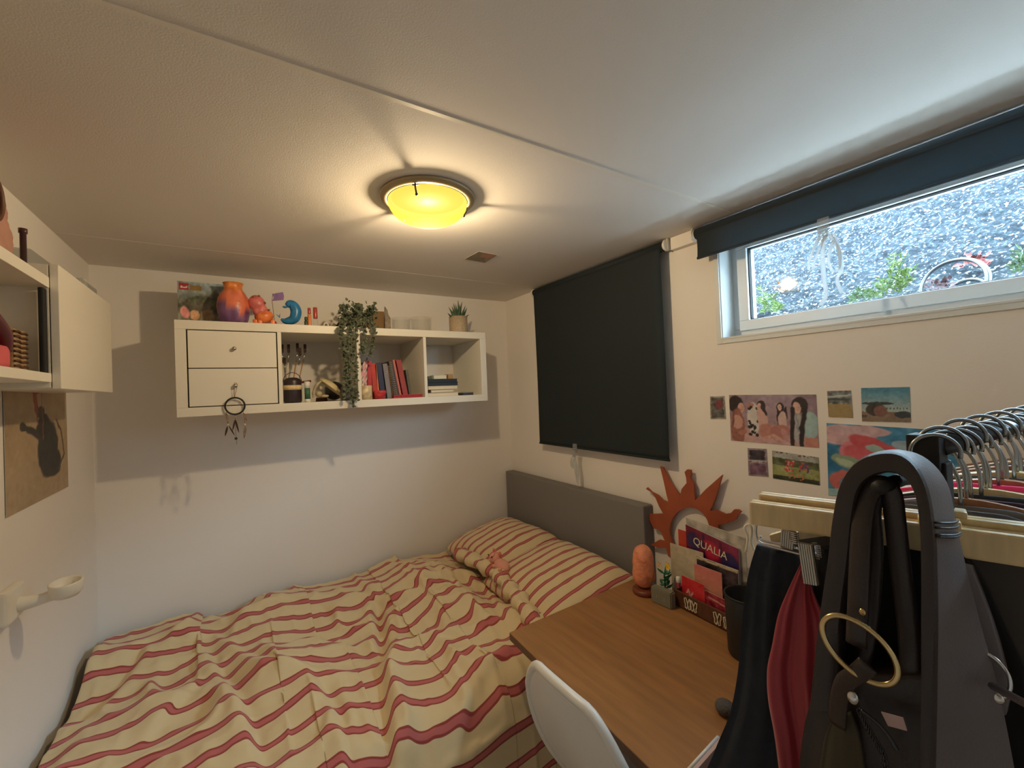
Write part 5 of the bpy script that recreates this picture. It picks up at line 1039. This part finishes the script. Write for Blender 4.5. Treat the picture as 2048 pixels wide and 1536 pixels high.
def hanger(x, kind, rot, label, wood='wood', wob=0, dz_=0):
    t = thing('clothes_hanger', label, 'hanger', (x, by(x), BZ+.013+.0065-.020+dz_), PI/2+rot, 'hangers on the rack'); t['_abs'] = 0
    t.rotation_euler = (wob, 0, PI/2+rot)
    for nm, key, fn, m_ in (('hook','hook',hook_bm,M['hookm']), ('hanger_body', kind+wood, (shoulder_bm if kind == 'sh' else clamp_bm), M[wood])):
        if key not in HM:
            bm = fn(); bmesh.ops.recalc_face_normals(bm, faces=bm.faces); me = bpy.data.meshes.new(nm); bm.to_mesh(me); bm.free(); me.materials.append(m_)
            for p in me.polygons: p.use_smooth = key == 'hook'
            HM[key] = me
        o = bpy.data.objects.new(nm, HM[key]); COL.objects.link(o); o.parent = t
    return t
def garment(h, name, label, cat, m_, L=.215, length=.85, th=.03, wn=5, flare=1.02, sd=1, drop=.07, neck=.05, dz_=0, group='clothes on the rack'):
    o = obj(name, garment_bm(L, length, th, wn, sd, flare, drop, neck), m_, None, True); o.location = h.location; o.rotation_euler = h.rotation_euler; tag(o, label, cat, group)
    return o
rt = .28                                             # the hangers all hang turned by about sixteen degrees
h1 = hanger(.765, 'cl', rt, 'pale wooden clamp hanger nearest the bag, front one of two'); h2 = hanger(.79, 'cl', rt-.03, 'pale wooden clamp hanger just behind the front one', dz_=.008)
specs = [
 (.815,'sh',0.26,'wood','light wooden hanger with a notched tip and strap, beside the clamp hangers','camisole','dark grey strappy top on the notched wooden hanger','top','greycloth',.16,.62,.022),
 (.85,'sh',0.24,'wood2','brown wooden hanger holding the taupe jacket','jacket','taupe jacket with sloping shoulders behind the bag','jacket','greycloth',.215,.80,.022),
 (.895,'sh',0.28,'wood','light wooden hanger holding the burgundy knit','sweater','dark burgundy knit between taupe jacket and black coat','sweater','burgundy',.21,.70,.022),
 (.94,'sh',0.26,'wood2','brown wooden hanger holding the black coat','coat','long black coat in the front half of the rack','coat','blackcloth',.215,1.05,.022),
 (.985,'sh',0.26,'wood','light wooden hanger holding the brown blouse','blouse','warm brown blouse behind the black coat','blouse','brownclo',.20,.66,.022),
 (1.03,'sh',0.28,'wood2','brown wooden hanger holding the hot pink top','top','hot pink top glowing in the window light','top','pinkcloth',.205,.62,.022),
 (1.075,'sh',0.28,'wood','light wooden hanger behind the pink top','shirt','white shirt with lit shoulders behind the pink top','shirt','paper',.21,.72,.022),
 (1.12,'sh',0.28,'wood2','brown wooden hanger holding the olive jacket','jacket','olive jacket in the middle of the rack','jacket','olive',.215,.78,.022),
 (1.165,'sh',0.24,'wood','light wooden hanger holding the brown cardigan','cardigan','brown cardigan right behind the olive jacket','cardigan','brownclo',.21,.74,.022),
 (1.21,'sh',0.26,'wood2','brown wooden hanger holding the grey dress','dress','grey dress farther along the rail','dress','greycloth',.20,.98,.022),
 (1.255,'sh',0.24,'wood','light wooden hanger holding a burgundy top','top','burgundy top toward the wall end of the rail','top','burgundy',.20,.66,.022),
 (1.30,'sh',0.28,'wood2','brown wooden hanger holding the black sweater','sweater','black sweater toward the wall end of the rail','sweater','blackcloth',.21,.7,.022),
 (1.345,'sh',0.24,'wood','light wooden hanger holding the cream blouse','blouse','cream blouse near the wall end of the rail','blouse','paper',.2,.66,.022),
 (1.39,'sh',0.28,'wood2','brown wooden hanger holding the last brown dress','dress','brown dress near the wall end of the rail','dress','brownclo',.2,.95,.022)]
for k, (x_, kd, r_2, wd, hl, gn, gl, gc, gm_, L_, ln_, th_) in enumerate(specs):
    h = hanger(x_, kd, r_2, hl, wd, wob=.05*math.sin(k*2.3)); garment(h, gn, gl, gc, M[gm_], L_, ln_, th_, 4+k % 3, 1.03, k, dz_=0)
for k in range(6):                                   # bare hooks crowd the rail between the garments
    x_ = .872+.09*k; hanger(x_, 'sh', .26+.03*math.sin(k*1.7), 'bare %s hanger, number %s from the bag end of the rail' % ('light wooden' if k % 2 else 'brown wooden', ['one','two','three','four','five','six','seven','eight','nine'][k]), 'wood' if k % 2 else 'wood2', .08*math.cos(k), .012)
# wire part with clips on the front clamp hanger
wire = T('trouser_wire', catmull([H(1513,1045,0,.705), H(1512,1068,0,.705), H(1520,1085,0,.705), H(1560,1098,0,.71), H(1640,1118,0,.72)], 5), .0018, M['chrome'], None, 7); wire.name = 'wire_trouser_hanger'
ch2 = tag(wire, 'chrome wire trouser hanger with two metal clips below the wooden bars', 'hanger', 'hangers on the rack')
T('lower_wire', catmull([H(1520,1072,0,.712), H(1524,1080,0,.712), H(1565,1090,0,.717), H(1645,1110,0,.727)], 5), .0018, M['chrome'], ch2, 7)
def clip(u, v, w_, h_, x_, sl):
    bm = bmesh.new(); tl, tr, br_, bl_ = H(u,v,0,x_), H(u+w_,v+5,0,x_), H(u+w_+sl,v+h_,0,x_), H(u+sl,v+h_-5,0,x_)
    for k in range(6):
        a0, a1 = tl.lerp(tr, k/6+.01), tl.lerp(tr, (k+.8)/6); b0, b1_ = bl_.lerp(br_, k/6+.01), bl_.lerp(br_, (k+.8)/6); prism(bm, [a0, a1, b1_, b0], (.004,0,0))
    prism(bm, [tl+Vector((.003,0,0)), tr+Vector((.003,0,0)), br_+Vector((.003,0,0)), bl_+Vector((.003,0,0))], (.004,0,0)); obj('clip', bm, M['steel'], ch2)
clip(1562,1060,26,40,.715,-2); clip(1595,1086,28,86,.690,12)
def coil(u, v, n_, x_):
    bm = bmesh.new(); pts = []
    for i in range(n_*10+1):
        a_ = i/10*2*PI; c0 = H(u+i*.06, v+i*.42, 0, x_); pts.append(c0+Vector((.004*math.cos(a_), .0055*math.sin(a_), 0)))
    tube(bm, pts, .0012, 6); obj('spring', bm, M['chrome'], ch2, True)
coil(1587,1062,6,.715); coil(1632,1088,6,.72)
T('strap_loop', catmull([H(1492,1104,0,.70), H(1496,1075,0,.70), H(1490,1056,0,.70), H(1497,1049,0,.70), H(1503,1058,0,.70), H(1502,1085,0,.70), H(1508,1100,0,.70)], 5), .0022, M['paper'], None, 6).name = 'garment_strap'
tag(bpy.data.objects['garment_strap'], 'cream garment strap looped over the notched wooden hanger tip', 'strap')
# trousers
def PX(l, x_): return [H(u, v, 0, x_+dx_) for (u, v, dx_) in l]
jl = PX([(1512,1092,0),(1498,1140,-.002),(1488,1200,-.004),(1480,1280,-.004),(1474,1350,-.006),(1458,1430,-.01),(1430,1500,-.015),(1395,1600,-.02),(1370,1800,-.02),(1362,2100,-.02)], .715)
jr_ = PX([(1610,1112,0),(1612,1150,0),(1612,1200,0),(1615,1280,0),(1620,1350,0),(1624,1430,0),(1630,1500,0),(1640,1600,0),(1660,1800,0),(1700,2100,0)], .735)
tag(obj('denim_trousers', sheet(jl, jr_, 30, 5, .006, 1.6, (1,.3,0), .012, .6), M['denim'], None, True), 'dark navy trousers clipped to the wire hanger', 'trousers', 'clothes on the rack')
rl = PX([(1601,1128,0),(1576,1180,0),(1556,1230,0),(1544,1290,0),(1534,1340,0),(1536,1400,0),(1550,1480,0),(1565,1600,0),(1585,1750,0),(1600,1950,0)], .700)
rr_ = PX([(1618,1160,0),(1632,1200,0),(1650,1240,0),(1660,1290,0),(1664,1340,0),(1672,1400,0),(1680,1480,0),(1690,1600,0),(1710,1750,0),(1735,1950,0)], .715)
tag(obj('red_satin_dress', sheet(rl, rr_, 30, 5, .006, 2.2, (1,.3,0), .006, 2.2), M['redcloth'], None, True), 'crimson satin dress hanging from the lower metal clip', 'dress', 'clothes on the rack')
# dark coat directly behind the bag
cl = PX([(1632,1100,0),(1628,1160,0),(1620,1250,0),(1612,1340,0),(1606,1440,0),(1600,1600,0),(1595,1850,0),(1590,2150,0)], .735); crr = PX([(1900,1085,0),(1960,1150,0),(2010,1250,0),(2050,1340,0),(2090,1440,0),(2130,1600,0),(2180,1850,0),(2230,2150,0)], .76)
tag(obj('black_coat', sheet(cl, crr, 40, 5, .006, 2.4, (1,.2,0), .02, 1), M['blackcloth'], None, True), 'black coat hanging directly behind the leather bag', 'coat', 'clothes on the rack')
# taupe garment at the right edge with seam
gl_ = PX([(1925,1133,0),(1935,1180,0),(1950,1240,0),(1965,1300,0),(1985,1360,0)], .755); gr_ = PX([(2090,1215,0),(2110,1250,0),(2120,1300,0),(2130,1350,0),(2140,1400,0)], .775)
# ================================================================== LEATHER BAG
bg_ = thing('leather_bag', 'large dark brown-grey leather handbag hanging on the rail end', 'handbag')
fi = [(1672,1420),(1682,1250),(1698,1120),(1706,1040),(1716,985),(1738,957),(1775,945),(1808,955),(1830,990),(1840,1060),(1842,1150),(1842,1250),(1842,1400),(1840,1600),(1838,1760)]
fo = [(1618,1420),(1636,1250),(1655,1120),(1664,1040),(1680,968),(1716,920),(1775,903),(1822,920),(1854,975),(1869,1060),(1872,1150),(1872,1250),(1868,1400),(1862,1600),(1858,1760)]
bo = [(1640,1420),(1656,1250),(1672,1120),(1682,1040),(1696,975),(1726,925),(1785,903),(1845,912),(1894,965),(1914,1052),(1936,1150),(1962,1250),(2002,1400),(2040,1600),(2066,1760)]
XF, XB = .655, .715
A1 = catmull([H(u,v,0,XF) for u,v in fi], 5); A2 = catmull([H(u,v,0,XF) for u,v in fo], 5); A3 = catmull([H(u,v,0,XB) for u,v in bo], 5)
bm = bmesh.new(); rows = []
for a, b_, c in zip(A1, A2, A3):
    a, b_, c = [Vector(tuple(map(float, q))) for q in (a, b_, c)]; d = a+(c-b_)*.9
    m1 = a.lerp(b_, .5)+Vector((-.004,0,0)); m2 = b_.lerp(c, .5)+(b_-a)*.10; b1_ = b_.lerp(a, .12)+(c-b_)*.04
    rows.append([bm.verts.new(q) for q in (a, a.lerp(b_,.08)+Vector((-.003,0,0)), m1, a.lerp(b_,.92)+Vector((-.003,0,0)), b_+(c-b_)*.05, b_.lerp(c,.35)+(b_-a)*.07, m2, b_.lerp(c,.9)+(b_-a)*.04, c, c.lerp(d,.5), d)])
for i in range(len(rows)-1):
    n_ = len(rows[i])
    for k in range(n_): bm.faces.new((rows[i][k], rows[i][(k+1) % n_], rows[i+1][(k+1) % n_], rows[i+1][k]))
bm.faces.new(rows[0]); bm.faces.new(rows[-1][::-1]); o = obj('bag_strap', bm, M['leather'], bg_, True)
o.data.materials.append(M['leather2'])
nf_ = len(rows[0])
for i_, f in enumerate(o.data.polygons):
    if i_ < (len(rows)-1)*nf_ and (i_ % nf_ < 4 or i_ % nf_ >= 8): f.material_index = 1
o.modifiers.new('e', 'EDGE_SPLIT').split_angle = math.radians(50)
# seam rings on the strap (stitched band)
bm = bmesh.new()
for vv in (1042, 1052, 1066, 1070):
    a, b_ = H(1868,vv+2,0,XF+.004), H(1913+ (vv-1050)*.2,vv-2,0,XB-.004); tube(bm, [a.lerp(b_, t_)+Vector((-.002*math.sin(PI*t_)-.0015,-.0045*math.sin(PI*t_)-.002,0)) for t_ in np.linspace(0,1,9)], .0014, 6)
obj('stitched_band', bm, M['leather2'], bg_, True)
# inner handle strap through the gold ring
def strap(pts, w_, th_, x_, m_, name, par, wdir=None):
    P_ = [Vector(tuple(map(float,p))) for p in catmull([H(u,v,0,x_+dx_) for u,v,dx_ in pts], 6)]; bm = bmesh.new(); rows = []
    for i, p in enumerate(P_):
        t_ = (P_[min(i+1,len(P_)-1)]-P_[max(i-1,0)]).normalized(); s_ = t_.cross(Vector((-1,0,0))).normalized(); n_ = s_.cross(t_)
        rows.append([bm.verts.new(p+s_*w_*.5*math.cos(a_)*(1 if 1 else 0)+n_*th_*.5*math.sin(a_)) for a_ in np.linspace(0,2*PI,13)[:-1]])
    for i in range(len(rows)-1):
        for k in range(12): bm.faces.new((rows[i][k], rows[i][(k+1) % 12], rows[i+1][(k+1) % 12], rows[i+1][k]))
    bm.faces.new(rows[0]); bm.faces.new(rows[-1][::-1]); return obj(name, bm, m_, par, True)
strap([(1712,1290,-.03),(1716,1200,-.028),(1720,1100,-.02),(1726,1030,-.01),(1740,985,0),(1762,968,.004),(1782,985,.01),(1790,1040,.012),(1800,1130,.015),(1815,1250,.015),(1825,1400,.015)], .022, .008, XF+.012, M['leather2'], 'handle', bg_)
strap([(1700,1420,.0),(1735,1290,.0),(1748,1180,.0),(1752,1090,.0),(1748,1020,0),(1760,985,.0)], .016, .008, XF+.035, M['leather2'], 'handle', bg_)
gc_ = H(1717,1298,0,XF-.035); rr0 = (H(1790,1298,0,XF-.035)-H(1644,1298,0,XF-.035)).length/2*.92
e1 = (H(1780,1335,0,XF-.025)-H(1655,1262,0,XF-.045)).normalized(); e2 = (H(1717,1235,0,XF-.035)-H(1717,1360,0,XF-.035)).normalized()
T('gold_ring', [gc_+e1*rr0*math.cos(a_)+e2*rr0*.86*math.sin(a_) for a_ in np.linspace(0,2*PI,65)[:-1]], .0033, M['gold'], bg_, 12, True)
strap([(1735,1330,-.04),(1712,1350,-.035),(1690,1365,-.03),(1678,1400,-.02),(1674,1450,-.01)], .020, .006, XF, M['leather2'], 'ring_tab', bg_)
bm = bmesh.new(); c = H(1706,1395,0,XF-.028); sph(bm, c, .0062, (.8,1,1.4), 3); obj('rivet', bm, M['chrome'], bg_, True); bm = bmesh.new(); sph(bm, H(1725,1224,0,XF-.02), .004, (.8,1,1.2), 2); obj('rivet', bm, M['gold'], bg_, True)
# bag body below
bl_ = [H(u,v,0,XF+.012) for u,v in ((1640,1352),(1615,1420),(1600,1500),(1590,1620),(1588,1770))]; brr = [H(u,v,0,XF+.018) for u,v in ((1850,1352),(1858,1420),(1862,1500),(1866,1620),(1868,1770))]
obj('bag_body', sheet(bl_, brr, 24, 6, .004, 1.5, (1,0,0), .05, .5), M['leather2'], bg_, True)
fl_ = [H(u,v,0,XF-.004) for u,v in ((1668,1432),(1650,1470),(1640,1520),(1625,1620))]; frr = [H(u,v,0,XF-.004) for u,v in ((1700,1425),(1716,1470),(1725,1520),(1740,1620))]
obj('olive_flap', sheet(fl_, frr, 14, 6, .002, 1.2, (1,0,0), .006, .5), M['olive'], bg_, True)
# chain and zip
bm = bmesh.new(); cp_ = catmull([H(u,v,0,XF-.010) for u,v in ((1720,1425),(1735,1455),(1752,1485),(1766,1510),(1775,1560))], 8)
for i, p in enumerate(cp_):
    p = Vector(tuple(map(float,p))); a_ = Vector((1,.3,0)).normalized() if i % 2 else Vector((.3,1,0)).normalized(); tube(bm, [p+a_*.0035*math.cos(t_)+Vector((0,0,1))*.0048*math.sin(t_) for t_ in np.linspace(0,2*PI,11)[:-1]], .0009, 5, True)
obj('chain', bm, M['darkmetal'], bg_, True)
T('zip_cord', catmull([H(u,v,0,XF-.012) for u,v in ((1722,1420),(1748,1440),(1770,1462),(1788,1490),(1794,1500))], 6), .0022, M['darkmetal'], bg_, 7)
bm = bmesh.new(); tg = [H(u,v,0,XF-.006) for u,v in ((1762,1424),(1806,1436),(1814,1462),(1776,1452))]; prism(bm, tg, (.0015,0,0)); obj('hang_tag', bm, mat('pinkish_tag', rgb(178,152,148), .6), bg_)
# right side: second ring and gusset tab
bm = sheet([H(u,v,0,.73) for u,v in ((1925,1130),(1940,1200),(1962,1290),(1978,1380),(1990,1435))], [H(u,v,0,.735) for u,v in ((1942,1135),(1968,1200),(1998,1290),(2018,1380),(2012,1430))], 8, 6, 0, 1, (1,0,0), .01); obj('side_tab', bm, M['leather'], bg_, True)
g2 = H(1966,1348,0,.715); T('side_ring', [g2+Vector((0,-.021*math.cos(a_),.026*math.sin(a_))) for a_ in np.linspace(0,2*PI,41)[:-1]], .0021, M['chrome'], bg_, 8, True)
bm = bmesh.new(); sph(bm, H(1995,1396,0,.712), .0058, (.7,1,1.1), 3); obj('rivet', bm, M['chrome'], bg_, True)
T('side_strap', [H(1985,1372,0,.70), H(2060,1412,0,.66), H(2120,1450,0,.64)], .0042, M['leather'], bg_, 8)

# ================================================================== OUTSIDE THINGS
t = thing('garden_ring', 'round pot rim half buried in the stony bank outside', 'pot rim')
g3 = G(1915,560); e1 = (G(1995,560)-G(1840,580)).normalized(); rr3 = (G(1990,555)-G(1845,585)).length/2*.98; up3 = Vector((.52,0,.85)).normalized()
for k_, (rad, th_) in enumerate(((rr3,.006),(rr3*.95,.005))): T('rim', [g3+e1*rad*math.cos(a_)+up3*rad*1.25*math.sin(a_)+Vector((-.05-.02*k_,0,-.02)) for a_ in np.linspace(0,2*PI,61)[:-1]], th_, mat('glazed_rim%d' % k_, rgb(74,84,88) if k_ == 0 else rgb(26,25,29), .3), t, 8, True)
T('inner_rim', [g3+e1*rr3*.55*math.cos(a_)+up3*rr3*.55*math.sin(a_)+Vector((-.04,-.03,-.05)) for a_ in np.linspace(0,2*PI,61)[:-1]], .006, mat('glazed_rim3', rgb(58,66,70), .3), t, 8, True)
def litter(u0, u1, v0, v1, n_, m_, lab, size=.05, name='dry_leaves'):
    bm = bmesh.new()
    for k in range(n_):
        p = G(R.uniform(u0,u1), R.uniform(v0,v1)); p.z += .0; p.x -= .02; leaf(bm, p, Vector((R.uniform(-1,.2),R.uniform(-1,1),R.uniform(-.3,.8))), Vector((-1,R.uniform(-.4,.4),.8)), R.uniform(.3,.6)*size, R.uniform(.25,.45)*size)
    o = obj(name, bm, m_, None, False, False); tag(o, lab, 'leaves', None, 'stuff')
litter(1922,1976,512,534,45, mat('red_dry_leaf', rgb(104,46,42), .7, var=(20,.3)), 'reddish dry leaves caught inside the buried pot rim', .05)
litter(1860,1905,560,580,30, mat('brown_dry_leaf', rgb(74,52,54), .7, var=(20,.3)), 'brownish dry leaves at the lower edge of the pot rim', .05)
litter(1552,1600,568,584,36, mat('orange_dry_leaf', rgb(112,72,38), .7, var=(20,.3)), 'patch of orange dry leaves near the left end of the window', .05)
def weed(pts, lab, seed, lm):
    rg = random.Random(seed); t = thing('green_weed', lab, 'plant'); st_b = bmesh.new(); lf = bmesh.new()
    for (b0, t0) in pts:
        p0 = G(*b0); k = p0.x-.06; P_ = [H(b0[0],b0[1],0,k), H((b0[0]+t0[0])/2+3,(b0[1]+t0[1])/2,0,k-.03), H(*t0,0,k-.02)]; C_ = [Vector(tuple(map(float,q))) for q in catmull(P_, 8)]; tube(st_b, C_, .0018, 5)
        for q in C_[2:]:
            for s_ in range(2): leaf(lf, q, Vector((rg.uniform(-.6,.2), rg.uniform(-1,1), rg.uniform(-.2,.7))), Vector((-1,0,.6)), rg.uniform(.018,.036), rg.uniform(.004,.008))
    obj('stems', st_b, lm, t); obj('leaves', lf, lm, t, False, False)['kind'] = 'stuff'
wm = mat('bright_weed', rgb(92,112,52), .6, var=(10,.25)); wm2 = mat('pale_weed', rgb(92,112,76), .6, var=(10,.25))
weed([((1770,592),(1790,505)),((1765,592),(1760,560)),((1785,588),(1800,520)),((1800,585),(1822,535)),((1748,596),(1738,582)),((1795,588),(1810,550))], 'tall light green weed growing in the middle of the bank', 1, wm)
weed([((1542,625),(1520,575)),((1548,622),(1545,590)),((1530,628),(1524,600)),((1552,625),(1556,605))], 'low yellow-green weed at the left end of the window', 2, wm)
weed([((1730,600),(1715,580)),((1705,605),(1712,590))], 'small pale weed sprig between the two green weeds', 3, wm2)
weed([((2030,545),(2045,500)),((2040,545),(2050,520))], 'pale weed at the far right of the window view', 4, wm2)
for o in list(COL.objects):
    if '_abs' in o: del o['_abs']
